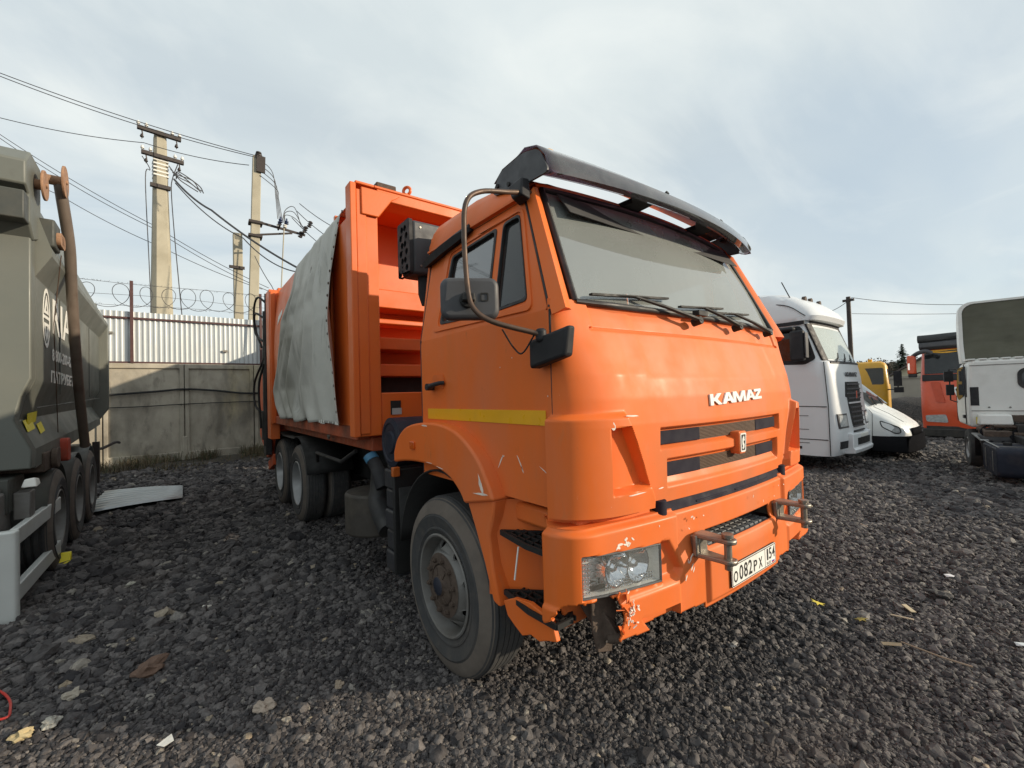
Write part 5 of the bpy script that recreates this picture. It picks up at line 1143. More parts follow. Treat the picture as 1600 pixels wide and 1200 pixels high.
for (x, z, w_, h_, a) in ((-.16, 1.50, .30, .10, .0), (-.30, 1.56, .34, .10, .1), (-.52, 1.46, .22, .09, .0)):
    m = MB(); f = lambda s, t, d: (x-s, tside(z+t)+.012+d, z+t); m.panel([(-w_/2, -h_/2), (w_/2, -h_/2+.02), (w_/2+.04, h_/2+.02), (-w_/2+.04, h_/2)], [], f, 0, .003); m.build('sticker', MT['yel'], TR)
m = MB(); m.box(-1.0, -.25, -.3, .02, 1.06, 1.24); m.cyl((-.55, .02, 1.16), (-.55, .07, 1.16), .10); lt = m.build('tailgate_latch', MT['rust'], TR, bevel=.01)
m = MB(); m.prism(rpoly([(-1.30, 1.07), (-1.12, 1.07), (-1.10, 1.32), (-1.28, 1.32)], .05), lambda s, t, d: (s, d, t), -.05, .06); m.build('latch_hook', MT['red'], lt, bevel=.01)
m = MB()
for x in (-1.1, -2.2, -3.3): m.tube([(x, .004, 1.8), (x, .004, 2.84)], .004, 5)
m.tube([(-.03, .004, 1.66), (-4.5, .004, 1.80)], .006, 5); m.build('weld_seam', MT['trl_dark'], TR)
for y in (-.25, -.6): m = MB(); m.panel([(y-.07, 2.86), (y+.03, 2.88), (y+.05, 2.90), (y-.05, 2.885)], [], lambda s, t, d: (.161+d, s, t), 0, .003); m.build('scuff', MT['silver'], tg)
# chassis, mudguards, wheels
m = MB(); m.box(-6.6, .3, -.95, -.80, .82, 1.12); m.box(-6.6, .3, -1.75, -1.60, .82, 1.12); m.box(-.2, .3, -2.4, -.1, .80, 1.08); m.build('trailer_chassis', MT['trl_dark'], TR, bevel=.01)
for k, x in enumerate((-.80, -2.0, -3.15)):
    for sg, y in ((1, -.14), (-1, -2.36)): wheel(TR, (x, y, .52), sg, w=.36, ro=.52, ri=.285, alu=False, convex=False, seg=40)
    m = MB(); m.cyl((x, -2.3, .52), (x, -.2, .52), .07, n=12); m.build('axle', MT['frame'], TR)
    m = MB(); m.rings([[(x+.56*math.cos(a), y, .53+.56*math.sin(a)) for y in (-.45, .03)] for a in np.linspace(PI*.02, PI*.98, 18)], closed=False, caps=False); m.build('mudguard', MT['trl_dark'], TR, solid=.012)
m = MB(); m.box(-4.5, -3.9, -.6, -.1, .55, 1.05); m.build('tool_box', MT['trl_dark'], TR, bevel=.02)
m = MB(); m.tube(smoothpath([(-3.85, .02, 1.0), (-4.0, .08, .98), (-4.2, .22, 1.05), (-4.35, .26, 1.03)]), .022, 6); m.box(-3.9, -3.78, -.02, .06, .45, 1.1); m.build('crank_handle', MT['iron'], TR)
# rear underrun guard: plate to the rear, two bars running back beside the wheel
m = MB(); m.prism(rpoly([(.58, .02), (.62, .0), (.62, -2.5), (.55, -2.5), (.55, -.02)], .03), lambda s, t, d: (s, t, d), .0, .72); gp = m.build('underrun_plate', MT['silver'], TR, bevel=.035, seg=5)
for z in (.66, .22):
    m = MB(); m.beam((.57, -.02, z), (-.75, .03, z+.02), .05, .13); m.build('guard_rail', MT['silver'], gp, bevel=.008)
m = MB(); m.box(.1, .5, -.35, -.12, .62, .98); m.box(.12, .5, -.34, -.14, .95, 1.02); m.build('lamp_bracket', MT['rimgrey'], TR, bevel=.02)
m = MB(); m.box(.0, .18, -.10, .0, .72, .95); m.build('perforated_plate', MT['rimgrey'], TR, bevel=.01)
m = MB(); m.hexa([(.1, -.05, 1.0), (.22, -.05, .99), (.22, .05, .99), (.1, .05, 1.0), (.08, -.04, 1.04), (.2, -.03, 1.06), (.2, .03, 1.07), (.1, .04, 1.05)]); m.build('rag', MT['white'], TR, bevel=.01)
m = MB(); m.hexa([(-.62, -.02, 0.0), (-.42, -.02, 0), (-.42, .07, 0), (-.62, .07, 0), (-.60, -.02, .16), (-.56, -.02, .16), (-.56, .07, .16), (-.60, .07, .16)]); ck = m.build('wheel_chock', MT['yel'], None, bevel=.01); ck.location = (-3.45, -3.43, 0); ck.rotation_euler = (0, 0, R(1.2)); tag(ck, 'yellow wheel chock under the nearest trailer wheel', 'wheel chock')
# ================================================================== VEHICLES ON THE RIGHT
MT['silverw'] = mat('white_silver_paint', (.70, .72, .74), .38, coat=.3, var=.03, vs=2, rv=.05, dirt=[((.5, .47, .43), 1.0, .5, .9, .15)])
MT['vanw'] = mat('white_van_paint', (.74, .77, .78), .35, coat=.3, var=.04, dirt=[((.5, .47, .42), 1.5, .55, .85, .3)])
MT['oldw'] = mat('aged_white_paint', (.74, .74, .71), .45, coat=.1, var=.05, dirt=[((.45, .42, .36), 1.7, .5, .8, .4), ((.2, .17, .13), 6, .66, .8, .35)])
MT['redtr'] = mat('red_orange_paint', (.60, .075, .022), .4, coat=.3, var=.06, dirt=[(DUST, 2, .55, .85, .25)])
MT['ytr'] = mat('yellow_ochre_paint', (.62, .33, .02), .45, coat=.1, var=.07, dirt=[(DUST, 2, .5, .85, .3)])
def loft(levels, rz_, k, xb, n=64):
    """levels = [(z, nose x, half width, corner radius)] -> rings with a flat back"""
    out = []
    for z, xf, w_, r_ in levels:
        Q = plan(xf, w_, r_, k, xb, 800); ii = np.linspace(0, len(Q)-1, n)
        q = np.c_[np.interp(ii, np.arange(len(Q)), Q[:, 0]), np.interp(ii, np.arange(len(Q)), Q[:, 1])]
        out.append([(x, y, z) for x, y in q])
    return out
def wheel_simple(parent, c, sg, ro, w_, rim_m, nm='wheel'):
    ax = (0, sg, 0); h = w_/2; ri = ro*.56; c = Vector(c)
    m = MB(); m.lathe([(ri, -h), (ro-.03, -h), (ro, -h+.04), (ro, h-.04), (ro-.03, h), (ri+.04, h+.008), (ri, h-.01), (ri-.01, h-.03)], c, ax, 32); wq = m.build('wheel', MT['rubber'], parent, smooth=40)
    m = MB(); m.lathe([(ri, h-.005), (ri-.012, h), (ri-.02, h-.04), (ri*.7, h-.06), (ri*.55, h-.02), (ri*.3, h-.01), (.001, h)], c, ax, 28); m.build('rim', rim_m, wq, smooth=40)
    return wq
# ---- silver-white long-haul tractor
ST = thing('tractor_unit', 'silver-white high-roof tractor unit parked beyond the orange lorry', 'truck', (-.52, 9.86, -.24), R(1))
G = .24
LV = [(.34, -.26, 1.245, .14), (.5, -.17, 1.25, .15), (.9, -.14, 1.25, .15), (1.45, -.20, 1.25, .15), (2.05, -.24, 1.25, .15), (2.40, -.30, 1.25, .15), (2.44, -.36, 1.24, .15), (2.85, -.50, 1.235, .15), (3.24, -.64, 1.23, .17), (3.34, -.66, 1.23, .28), (3.36, -.52, 1.24, .32), (3.46, -.48, 1.24, .35), (3.66, -.60, 1.23, .38), (3.88, -.84, 1.20, .40), (4.06, -1.18, 1.12, .45), (4.16, -1.6, .98, .5), (4.18, -2.1, .8, .5)]
m = MB(); m.rings(loft(LV, 0, .05, -2.55)); sb = m.build('cab_body', MT['silverw'], ST, smooth=32)
def sx(y, z): return float(np.interp(z, [l[0] for l in LV], [l[1] for l in LV]))-.05*y*y-max(0, abs(y)-1.09)**2*3.0
def sfront(ylo, yhi, zlo, zhi, nm, mt, off=.006, par=sb, n=9, taper=0):
    m = MB(); m.rings([[(sx(y, z)+o, y, z) for z, o in ((zlo, -.05), (zlo, off), *[(zlo+(zhi-zlo)*q, off) for q in (.25, .5, .75)], (zhi, off), (zhi, -.05))] for y in np.linspace(ylo, yhi, n)]); return m.build(nm, mt, par, bevel=.004)
sws = sfront(-.98, .98, 2.46, 3.22, 'windshield', MT['ws'], .008, n=17)
m = MB(); m.rings([[(sx(y, z)-.004, y, z) for z in (2.46, 2.8, 3.22)] for y in np.linspace(-.98, .98, 9)], closed=False, caps=False); m.build('windshield_backing', MT['interior'], sws)
for sg in (-1, 1):
    m = MB(); m.rings([[(sx(y*sg, z)+o, y*sg, z) for z, o in ((2.44, -.03), (2.44, .008), (3.28, .008), (3.28, -.03))] for y in np.linspace(.985, 1.18, 6)]); m.build('pillar_trim', MT['blkpl'], sb)
sfront(-1.02, 1.02, 3.27, 3.345, 'visor_underside', MT['blkpl'], .006, n=13)
sfront(-1.05, 1.05, 2.36, 2.43, 'wiper_cowl', MT['blkpl'], .008, n=13)
for k in range(3):
    y = -.7+k*.5; m = MB(); m.tube([(sx(y, 2.42)+.03, y, 2.42), (sx(y+.3, 2.55)+.03, y+.3, 2.50), (sx(y+.5, 2.7)+.03, y+.45, 2.62)], .014, 6); m.build('wiper', MT['black'], sb)
# grille: dark V with bars
gpoly = [(1.95, .50), (1.62, .60), (1.60, .50), (1.05, .45), (.78, .40)]
m = MB(); m.rings([[(sx(y, z)+o, y, z) for y, o in ((-h_, -.03), (-h_, .007), (-h_*.5, .007), (0, .007), (h_*.5, .007), (h_, .007), (h_, -.03))] for z, h_ in gpoly[::-1]]); gr = m.build('grille', MT['black'], sb)
for k in range(11):
    z = .84+k*.105; h_ = float(np.interp(z, [g_[0] for g_ in gpoly[::-1]], [g_[1] for g_ in gpoly[::-1]]))-.02
    m = MB(); m.rings([[(sx(y, z)+o, y, z+e) for o, e in ((.0, -.02), (.03, -.012), (.03, .018), (.0, .022))] for y in np.linspace(-h_, h_, 9)]); m.build('grille_bar', MT['greypl'] if k not in (6,) else MT['silverw'], gr)
m = MB(); m.prism(rpoly([(-.05, .08), (.05, .08), (.04, -.09), (-.04, -.09)], .02), lambda s, t, d: (sx(s, 1.6)+d, s, 1.66+t), .0, .05); m.build('emblem', MT['chrome'], gr)
for sg in (-1, 1):
    m = MB(); m.rings([[(sx(y*sg, z)+o-.0*(y-.7), y*sg, z) for z, o in ((.98, -.05), (.98, .01), (1.22, .01), (1.22, -.05))] for y in np.linspace(.72, 1.10, 6)]); hq = m.build('headlight', MT['lampg'], sb)
    m = MB(); m.rings([[(sx(y*sg, z)+o, y*sg, z) for z, o in ((.945, -.05), (.945, .005), (1.255, .005), (1.255, -.05))] for y in np.linspace(.68, 1.13, 6)]); m.build('headlight_surround', MT['greypl'], hq)
    m = MB(); m.rings([[(sx(y*sg, z)+o, y*sg, z) for z, o in ((.50, -.05), (.50, .008), (.66, .008), (.66, -.05))] for y in np.linspace(.60, 1.08, 6)]); m.build('fog_lamp', MT['blkpl'], sb)
m = MB(); m.rings([[(sx(y, .6)+o, y, z) for o, z in ((-.1, .36), (.12, .38), (.14, .46), (.10, .50), (.10, .80), (.0, .82), (-.1, .8))] for y in np.linspace(-.72, .72, 13)]); lp_ = m.build('lower_bumper', MT['silverw'], sb, bevel=.01)
sfront(-.45, .45, .55, .70, 'bumper_opening', MT['black'], .115)
sfront(-.26, .26, .715, .79, 'number_plate', MT['white'], .118)
badge('KAMAZ', (-.43, -.26, -.09, .12, .29), (.165, .185, .21, .185, .14), .10, lambda s, t, d: (sx(s, 2.05)+.004+d, s, 2.12+t), MT['greypl'], sb)
fs = lambda s, t, d: (s, -1.25-d, t)
m = MB(); m.panel(rpoly([(-1.95, 2.42), (-.76, 2.36), (-.56, 2.48), (-.68, 2.95), (-.84, 3.24), (-1.95, 3.24)], .06), [], fs, -.01, .006); sw = m.build('side_window_frame', MT['blkpl'], sb)
m = MB(); m.panel(rpoly([(-1.85, 2.50), (-.82, 2.46), (-.64, 2.56), (-.74, 2.92), (-.89, 3.17), (-1.85, 3.17)], .05), [], fs, .006, .009); m.build('side_window', MT['darkglass'], sw)
for sg in (-1, 1):
    m = MB(); m.box(-2.55, -.75, *sorted((sg*1.232, sg*1.262)), 3.27, 3.35); m.build('roof_band', MT['blkpl'], sb)
m = MB()
for P_ in ([(-.37, .36), (-.37, 1.42), (-.42, 2.40)], [(-.40, 1.42), (-2.5, 1.46)], [(-.40, .70), (-2.5, .70)], [(-1.0, 1.42), (-1.0, 1.25)], [(-2.1, 1.46), (-2.1, 3.2)]): m.tube([(a, -1.251, b) for a, b in P_], .010, 6)
m.build('panel_gap', MT['seal'], sb)
m = MB(); m.box(-1.35, -.9, -1.256, -1.2, .48, .54); m.build('step_slot', MT['black'], sb)
m = MB(); m.box(-2.0, -1.75, -1.275, -1.25, 2.18, 2.24); m.build('door_handle', MT['blkpl'], sb, bevel=.008)
for k in range(3): m = MB(); m.box(-2.4, -.75, -1.256, -1.2, .62+k*.3-.006, .62+k*.3+.006); m.build('fairing_joint', MT['greypl'], sb)
m = MB(); m.tube(smoothpath([(-.72, -1.252, 3.45), (-1.1, -1.24, 3.74), (-1.7, -1.13, 3.86), (-2.5, -1.08, 3.88)]), .012, 6); m.build('roof_crease', MT['greypl'], sb)
m = MB(); m.box(-.98, -.70, -1.52, -1.34, 2.44, 3.12); m.box(-1.35, -.9, -1.5, -1.25, 3.12, 3.22); mr = m.build('mirror', MT['blkpl'], ST, bevel=.05, seg=3)
m = MB(); m.box(-.69, -.66, -1.50, -1.33, 2.5, 3.06); m.build('mirror_edge', MT['greypl'], mr, bevel=.01)
m = MB(); m.tube([(-.95, -.6, 3.82), (-.95, -.6, 3.9)], .04); m.beam((-.95, -.9, 3.86), (-.92, .9, 3.86), .05, .05); m.build('lamp_bar', MT['greypl'], ST)
for y in (-.7, -.3, .3): m = MB(); m.cyl((-.93, y, 3.91), (-.86, y, 3.91), .07, n=12); m.build('roof_lamp', MT['rust'], ST)
m = MB(); m.tube([(-1.0, -.95, 3.7), (-1.25, -1.0, 4.35)], .012, 5); m.build('aerial', MT['black'], ST)
for sg in (-1, 1): wheel_simple(ST, (-1.65, sg*1.05, .50), sg, .50, .3, MT['rimalu'])
m = MB(); m.box(-6, -.5, -.5, .5, .5, 1.0); m.box(-2.5, -.5, -1.1, 1.1, .35, .45); m.build('chassis', MT['frame'], ST)
# ---- white delivery van
VN = thing('delivery_van', 'white delivery van with dark bumper nosing out behind the silver tractor unit', 'van', (-.36, 12.72, -.32))
prof = [(.19, .34, .70, .50), (.185, .34, .80, .62), (.15, .34, .88, .76), (.08, .34, .97, .88), (-.03, .34, 1.06, .95), (-.16, .34, 1.16, .99), (-.32, .34, 1.27, 1.0), (-.44, .34, 1.34, 1.0), (-.50, .34, 1.38, 1.0), (-1.16, .34, 2.06, .96), (-1.35, .34, 2.2, .95), (-5.0, .34, 2.2, .95)]
def vsec2(x, zb_, zt, w_):
    n = 9; b = .12*min(1, (zt-.4))
    pts_ = [(x, -w_*.96, zb_), (x, -w_, zb_+.1), (x, -w_, max(zb_+.15, zt-.22))]+[(x, -w_*math.cos(a)*1.0 if True else 0, zt-.22+.22*math.sin(a)) for a in np.linspace(.25, PI/2-.35, 4)]
    return pts_+[(x, -y, z) for _, y, z in pts_[::-1]]
m = MB(); m.rings([vsec2(*p) for p in prof]); vb_ = m.build('van_body', MT['vanw'], VN, smooth=40)
vz = lambda x: float(np.interp(-x, [-p[0] for p in prof], [p[2] for p in prof]))
m = MB(); m.rings([[(x, y, vz(x)+o-.06*abs(y)**3) for y in np.linspace(-.80, .80, 9) for o in ((.012,))] for x in (-.53, -.8, -1.14)], closed=False, caps=False); m.build('windshield', MT['darkglass'], vb_)
m = MB(); m.panel([(-.60, 1.30), (-1.12, 1.86), (-1.9, 1.92), (-1.9, 1.30)], [], lambda s, t, d: (s, -1.0-d, t), -.01, .004); m.build('side_window', MT['darkglass'], vb_)
m = MB(); m.rings([[(x+.0, y*w_, z) for y in (-1, -.97, -.5, 0, .5, .97, 1)] for x, w_, z in ((-.42, 1.012, .30), (-.30, 1.012, .62)) ], closed=False, caps=False)
def vb2(z): return [(-.52, -1.012, z), (.0, -1.012, z), (.18, -.93, z), (.25, -.6, z), (.26, 0, z), (.25, .6, z), (.18, .93, z), (0, 1.012, z), (-.52, 1.012, z)]
m = MB(); m.rings([vb2(z) for z in (.22, .28, .60, .63)]); m.build('bumper', MT['matte'], VN, bevel=.03)
m = MB(); m.rings([[(.215-.10*y*y, y, z) for y in np.linspace(-.55, .55, 9)] for z in (.62, .82)], closed=False, caps=False); m.build('grille', MT['matte'], VN, solid=.02)
for sg in (-1, 1):
    m = MB(); m.panel(rpoly([(-.34, 1.02), (-.30, .86), (-.04, .70), (.06, .72), (.03, .86)], .05), [], lambda s, t, d: (s, sg*(.985+d-.28*max(0, s+.16)), t), -.04, .012); hq = m.build('headlight', MT['lampg'], VN, bevel=.01)
    m = MB(); q_ = rpoly([(-.34, 1.02), (-.30, .86), (-.04, .70), (.06, .72), (.03, .86)], .05); m.tube([(s, sg*(.999-.28*max(0, s+.16)), t) for s, t in q_+q_[:1]], .012, 5); m.build('headlight_seal', MT['seal'], hq)
    wheel_simple(VN, (-.95, sg*.88, .335), sg, .335, .2, MT['rimgrey'])
    m = MB(); m.rings([[(-.95+.41*math.cos(a), sg*y, .34+.41*math.sin(a)) for y in (.7, 1.018)] for a in np.linspace(0, PI, 14)], closed=False, caps=False); m.build('wheel_arch', MT['black'], VN, solid=.03)
m = MB(); m.tube([(-.50, -1.003, .5), (-.48, -1.003, 1.2), (-.55, -1.0, 1.3)], .006, 5); m.tube([(-.50, -.78, 1.37), (-.2, -.74, 1.19), (.06, -.66, .98)], .006, 5); m.build('panel_gap', MT['seal'], vb_)
for y in (-.5, .1): m = MB(); m.tube([(-.50, y, 1.40), (-.68, y+.4, 1.60)], .014, 5); m.build('wiper', MT['black'], vb_)
m = MB(); m.box(-.70, -.62, -1.01, -.995, .90, .93); m.build('side_repeater', MT['greypl'], vb_)
m = MB(); m.box(-.88, -.80, -1.24, -1.06, 1.25, 1.55); m.build('mirror', MT['blkpl'], VN, bevel=.03)
# ---- red tipper lorry facing the yard
RT = thing('tipper_lorry', 'red-orange tipper lorry facing the yard, half hidden by the white cab', 'truck', (.30, 18.0, -.36), R(-90))
LR = [(.42, .0, 1.24, .2), (.95, .05, 1.25, .2), (1.1, .06, 1.25, .2), (2.15, .0, 1.25, .2), (2.2, -.03, 1.24, .2), (3.15, -.20, 1.20, .22), (3.3, -.30, 1.18, .25), (3.42, -.6, 1.1, .3)]
m = MB(); m.rings(loft(LR, 0, .06, -1.9)); rb = m.build('cab_body', MT['redtr'], RT, smooth=32)
rx = lambda y, z: float(np.interp(z, [l[0] for l in LR], [l[1] for l in LR]))-.06*y*y
def rfront(poly, nm, mt, off=.008, par=None, holes=()):
    m = MB(); m.panel(poly, list(holes), lambda s, t, d: (rx(s, t)+d, s, t), -.02, off); return m.build(nm, mt, par or rb)
def rgrid(y0, y1, z0, z1, nm, mt, off=.01, par=None):
    m = MB(); m.rings([[(rx(y, z)+o, y, z) for z, o in ((z0, -.04), (z0, off), (.5*(z0+z1), off), (z1, off), (z1, -.04))] for y in np.linspace(y0, y1, 11)]); return m.build(nm, mt, par or rb, bevel=.006)
rgrid(-1.16, 1.16, 2.04, 2.26, 'cowl_panel', MT['blkpl'], .012)
rw = rgrid(-1.1, 1.1, 2.28, 3.08, 'windshield', MT['darkglass'], .014)
m = MB(); m.rings([[(rx(y, z)+.006, y, z) for z in (2.28, 2.7, 3.08)] for y in np.linspace(-1.1, 1.1, 9)], closed=False, caps=False); m.build('windshield_backing', MT['interior'], rw)
m = MB(); fr_ = [(y, 3.10) for y in np.linspace(-1.08, 1.08, 14)]+[(y, 3.03-.05*abs(math.sin(y*4+.6))) for y in np.linspace(1.08, -1.08, 40)]; m.panel(fr_, [], lambda s, t, d: (rx(s, t)+.02+d, s, t), 0, .006); m.build('fringe', MT['yellow'], rw)
m = MB(); m.rings([[(rx(y, 3.2)+o, y, z) for o, z in ((-.1, 3.12), (.12, 3.13), (.22, 3.22), (.20, 3.36), (.05, 3.42), (-.1, 3.4))] for y in np.linspace(-1.22, 1.22, 11)]); m.build('sun_visor', MT['greypl'], RT, bevel=.02)
m = MB(); m.rings([[(-.25+.14*math.cos(a)*(1+.15*noise.noise((y*2, a, 3))), y, 3.52+.14*math.sin(a)+.05*noise.noise((y*1.5, 1, 1))) for a in np.linspace(0, 2*PI, 12)[:-1]] for y in np.linspace(-1.25, 1.25, 17)]); m.build('tarp_roll', mat('dark_tarp_roll', (.035, .038, .04), .7, var=.2), RT)
m = MB(); m.box(-6.5, -1.95, -1.28, 1.28, 1.2, 3.62); m.box(-1.97, -1.2, -1.28, -1.0, 3.3, 3.62); m.build('tipping_body', MT['redsteel'], RT, bevel=.03)
for sg in (-1, 1):
    h_ = rfront(rpoly([(sg*.55, .62), (sg*1.10, .64), (sg*1.12, .86), (sg*.60, .90)], .06), 'headlight', MT['lampg'], .02)
    rfront(rpoly([(sg*.60, 1.3), (sg*.82, 1.3), (sg*.95, 2.0), (sg*.72, 2.0)], .05), 'corner_pressing', mat('red_pressing', (.5, .06, .02), .45), .03)
em_ = rfront(rpoly([(-.42, 1.82), (.42, 1.82), (.28, 1.36), (-.28, 1.36)], .06), 'grille_frame', MT['vanw'], .012)
rfront(rpoly([(-.36, 1.77), (.36, 1.77), (.24, 1.41), (-.24, 1.41)], .05), 'grille', MT['black'], .02, em_)
m = MB(); m.rings([[(rx(y, .5)+o, y, z) for o, z in ((-.2, .12), (.06, .14), (.08, .40), (-.2, .42))] for y in np.linspace(-1.2, 1.2, 9)]); m.build('bumper', MT['frame'], RT, bevel=.02)
for sg in (-1, 1):
    m = MB(); m.box(-.05, .08, *sorted((sg*1.28, sg*1.52)), 2.30, 2.95); mq = m.build('mirror', MT['redtr'], RT, bevel=.05, seg=3)
    m = MB(); m.box(-.04, .07, *sorted((sg*1.27, sg*1.50)), 2.18, 2.31); m.build('mirror_base', MT['blkpl'], mq, bevel=.03)
    m = MB(); m.box(.08, .086, *sorted((sg*1.44, sg*1.49)), 2.45, 2.68); m.build('mirror_glass', MT['chrome'], mq)
    m = MB(); m.tube([(-.1, sg*1.2, 2.35), (.0, sg*1.35, 2.3)], .025); m.build('mirror_arm', MT['blkpl'], mq)
m = MB(); m.tube(smoothpath([(-.05, 1.36*-1, 2.93), (.12, -1.2, 3.02), (.18, -1.0, 3.06), (.15, -.85, 2.98)]), .07, 10); m.build('kerb_mirror', MT['greypl'], RT)
for sg in (-1, 1): wheel_simple(RT, (-.95, sg*1.05, .5), sg, .5, .3, MT['rimgrey'])
m = MB(); m.cyl((-1.7, -1.1, .9), (-1.7, -1.1, 2.9), .09); m.box(-2.4, -1.5, -1.2, -.8, .5, 2.0); m.build('exhaust_stack', MT['rust'], RT)
m = MB(); m.box(-6, -.2, -.5, .5, .5, 1.1); m.box(-.5, .0, -1.1, 1.1, .25, .5); m.build('chassis', MT['frame'], RT)
# ---- white cab seen from behind, roof fairing hollow to the rear
WC = thing('cab_chassis', 'white cab chassis seen from behind with a hollow dark roof fairing', 'truck', (.95, 11.15, -.31), R(103.5))
H0, H1 = 1.0, 2.42
rings = []
for z, x1, in_ in ((.95, 1.62, .02), (1.2, 1.66, 0), (1.75, 1.62, 0), (2.3, 1.35, .04), (2.40, 1.25, .10)):
    q = [(.0, -in_), (.08, -in_*.5+.0), (x1-.15, -in_), (x1, -.15-in_), (x1, -2.0+.15+in_), (x1-.15, -2.0+in_), (.08, -2.0+in_), (0, -2.0+in_)]
    rings.append([(x, y, z) for x, y in q])
m = MB(); m.rings(rings); wb = m.build('cab_body', MT['oldw'], WC, bevel=.05, seg=3, smooth=30)
m = MB(); m.prism(rrect(-1.62, -.76, 1.80, 2.16, .12), lambda s, t, d: (-.0-d, s, t), -.02, .008); bw = m.build('rear_window', MT['darkglass'], wb)
m = MB(); m.panel(rrect(-1.66, -.72, 1.76, 2.20, .14), [rrect(-1.60, -.78, 1.82, 2.14, .11)], lambda s, t, d: (-d, s, t), -.01, .016); m.build('window_seal', MT['seal'], bw)
fl = lambda s, t, d: (s, d, t)
m = MB(); m.panel(rpoly([(.42, 1.62), (1.12, 1.50), (1.42, 1.62), (1.12, 2.25), (.42, 2.28)], .06), [], fl, -.05, .010); m.build('side_window', MT['darkglass'], wb)
m = MB(); m.box(.14, .20, .0, .012, 1.60, 2.28); m.box(-.005, .02, -.16, -.03, 1.42, 1.82); m.build('corner_vent', MT['blkpl'], wb)
m = MB(); m.tube([(.30, .008, 1.0), (.30, .008, 2.32)], .009, 5); m.tube([(1.45, .0, 1.0), (1.45, .0, 1.6)], .009, 5); m.build('panel_gap', MT['seal'], wb)
m = MB(); m.box(.42, .56, .0, .03, 1.12, 1.19); m.build('door_handle', MT['blkpl'], wb)
for z in (1.30, 2.28): m = MB(); m.box(-.008, .01, -1.95, -.04, z, z+.014); m.build('wall_crease', MT['rimgrey'], wb)
for k in range(6): m = MB(); m.cyl((-.002, -.3-.3*k, 1.38), (-.012, -.3-.3*k, 1.38), .018, n=8); m.build('bolt', MT['rimgrey'], wb)
m = MB(); m.box(-.012, -.002, -.26, -.10, 1.02, 1.17); m.build('yellow_sticker', MT['yel'], wb)
m = MB(); m.box(1.30, 1.40, .06, .22, 1.95, 2.20); m.box(1.32, 1.40, .05, .19, 1.62, 1.88); m.tube([(1.4, .0, 2.25), (1.36, .12, 2.25), (1.36, .12, 1.5), (1.4, .0, 1.45)], .015); m.build('mirror', MT['blkpl'], WC, bevel=.03)
# fairing: shell open to the rear
fo = [(-2.12, 2.40), (-2.12, 3.55), (-1.95, 3.72), (-.0, 3.74), (.16, 3.58), (.16, 2.40)]
fo = [(-2.12, 2.34)]+rpoly([(-2.12, 2.9), (-2.12, 3.74), (.17, 3.74), (.17, 2.9)], .22, 5)[6:18][::-1]+[(.17, 2.34)]
fo = [(-2.10, 2.36), (-2.12, 2.8)]+[(-2.12+.22-.22*math.cos(a), 3.52+.22*math.sin(a)) for a in np.linspace(0, PI/2, 6)]+[(.02-.22+.22*math.sin(a), 3.52+.22*math.cos(a)) for a in np.linspace(0, PI/2, 6)]+[(.02, 2.8), (.0, 2.36)]
def fsec(x, k, dz): return [(x, (y+.975)*k-.975, 2.42+(z-2.42)*dz) for y, z in fo]
m = MB(); m.rings([fsec(.55, 1, 1), fsec(.75, 1, 1), fsec(1.2, .96, .82), fsec(1.55, .85, .35), fsec(1.6, .8, .05)], caps=False); m.build('roof_fairing', MT['oldw'], WC, smooth=50)
m = MB(); m.panel(fsec(0, 1, 1) and fo, [[((y+.975)*.94-.975, 2.44+(z-2.42)*.95) for y, z in fo]], lambda s, t, d: (.55-d, s, t), -.02, .01); m.build('fairing_rim', MT['oldw'], WC)
MT['olive'] = mat('olive_fairing_inside', (.115, .115, .085), .8, var=.2, vs=2, dirt=[((.06, .06, .045), 2, .5, .8, .6)], stretch=(.5, .5, 3))
m = MB(); m.rings([[(x, (y+.975)*k-.975, 2.44+(z-2.42)*dz) for y, z in fo] for x, k, dz in ((.56, .935, .945), (.80, .92, .92), (1.1, .85, .75), (1.35, .6, .4))], caps=True); 
fi = m.build('fairing_inside', MT['olive'], WC, smooth=50)
for zr in (2.85, 3.15, 3.42):
    m = MB(); m.tube(smoothpath([(.98-.12*(zr-2.85), y, zr+.02*math.sin(y*3)) for y in np.linspace(-1.75, -.15, 9)]), .02, 6); m.build('fairing_rib', MT['olive'], fi)
m = MB()
for k in range(12): m.box(.0, .5, -.02-.17*k-.12, -.02-.17*k, 2.40, 2.435)
m.build('fairing_gasket', MT['oldw'], WC, bevel=.01)
m = MB(); m.box(-5, 1.4, -.62, -.52, .62, .85); m.box(-5, 1.4, -1.48, -1.38, .62, .85); m.box(-.5, 1.2, -1.4, -.6, .5, 1.05); m.build('chassis_frame', MT['frame'], WC, bevel=.01)
m = MB(); m.hexa([(-.25, -.60, 1.02), (-.02, -.60, 1.02), (-.02, -.10, 1.02), (-.25, -.10, 1.02), (-.22, -.58, 1.24), (-.02, -.58, 1.24), (-.02, -.12, 1.24), (-.22, -.12, 1.24)]); m.build('header_tank', MT['oldw'], WC, bevel=.03)
m = MB(); m.box(-.15, -.02, -1.9, -.6, 1.08, 1.22); m.tube([(-.2, -.1, .95), (-.5, -.2, .85), (-.5, -.9, .85), (-.3, -1.5, .9)], .05); m.tube([(-.25, -1.8, 1.1), (-.4, -1.0, .98), (-.3, -.3, 1.0)], .035); m.box(-.6, 0, -.5, -.12, .62, .92); m.build('engine_parts', MT['rust'], WC, bevel=.01)
m = MB(); m.prism(rrect(-1.95, -.75, .18, .72, .12), lambda s, t, d: (s, d, t), -.62, -.06); ft = m.build('fuel_tank', MT['canister'], WC, bevel=.03, seg=3)
for x in (-1.65, -1.05):
    m = MB(); m.panel(rrect(-.625, -.055, .172, .728, .12), [rrect(-.615, -.065, .182, .718, .11)], lambda s, t, d: (x+d, s, t), 0, .05); m.build('tank_strap', MT['rimgrey'], ft)
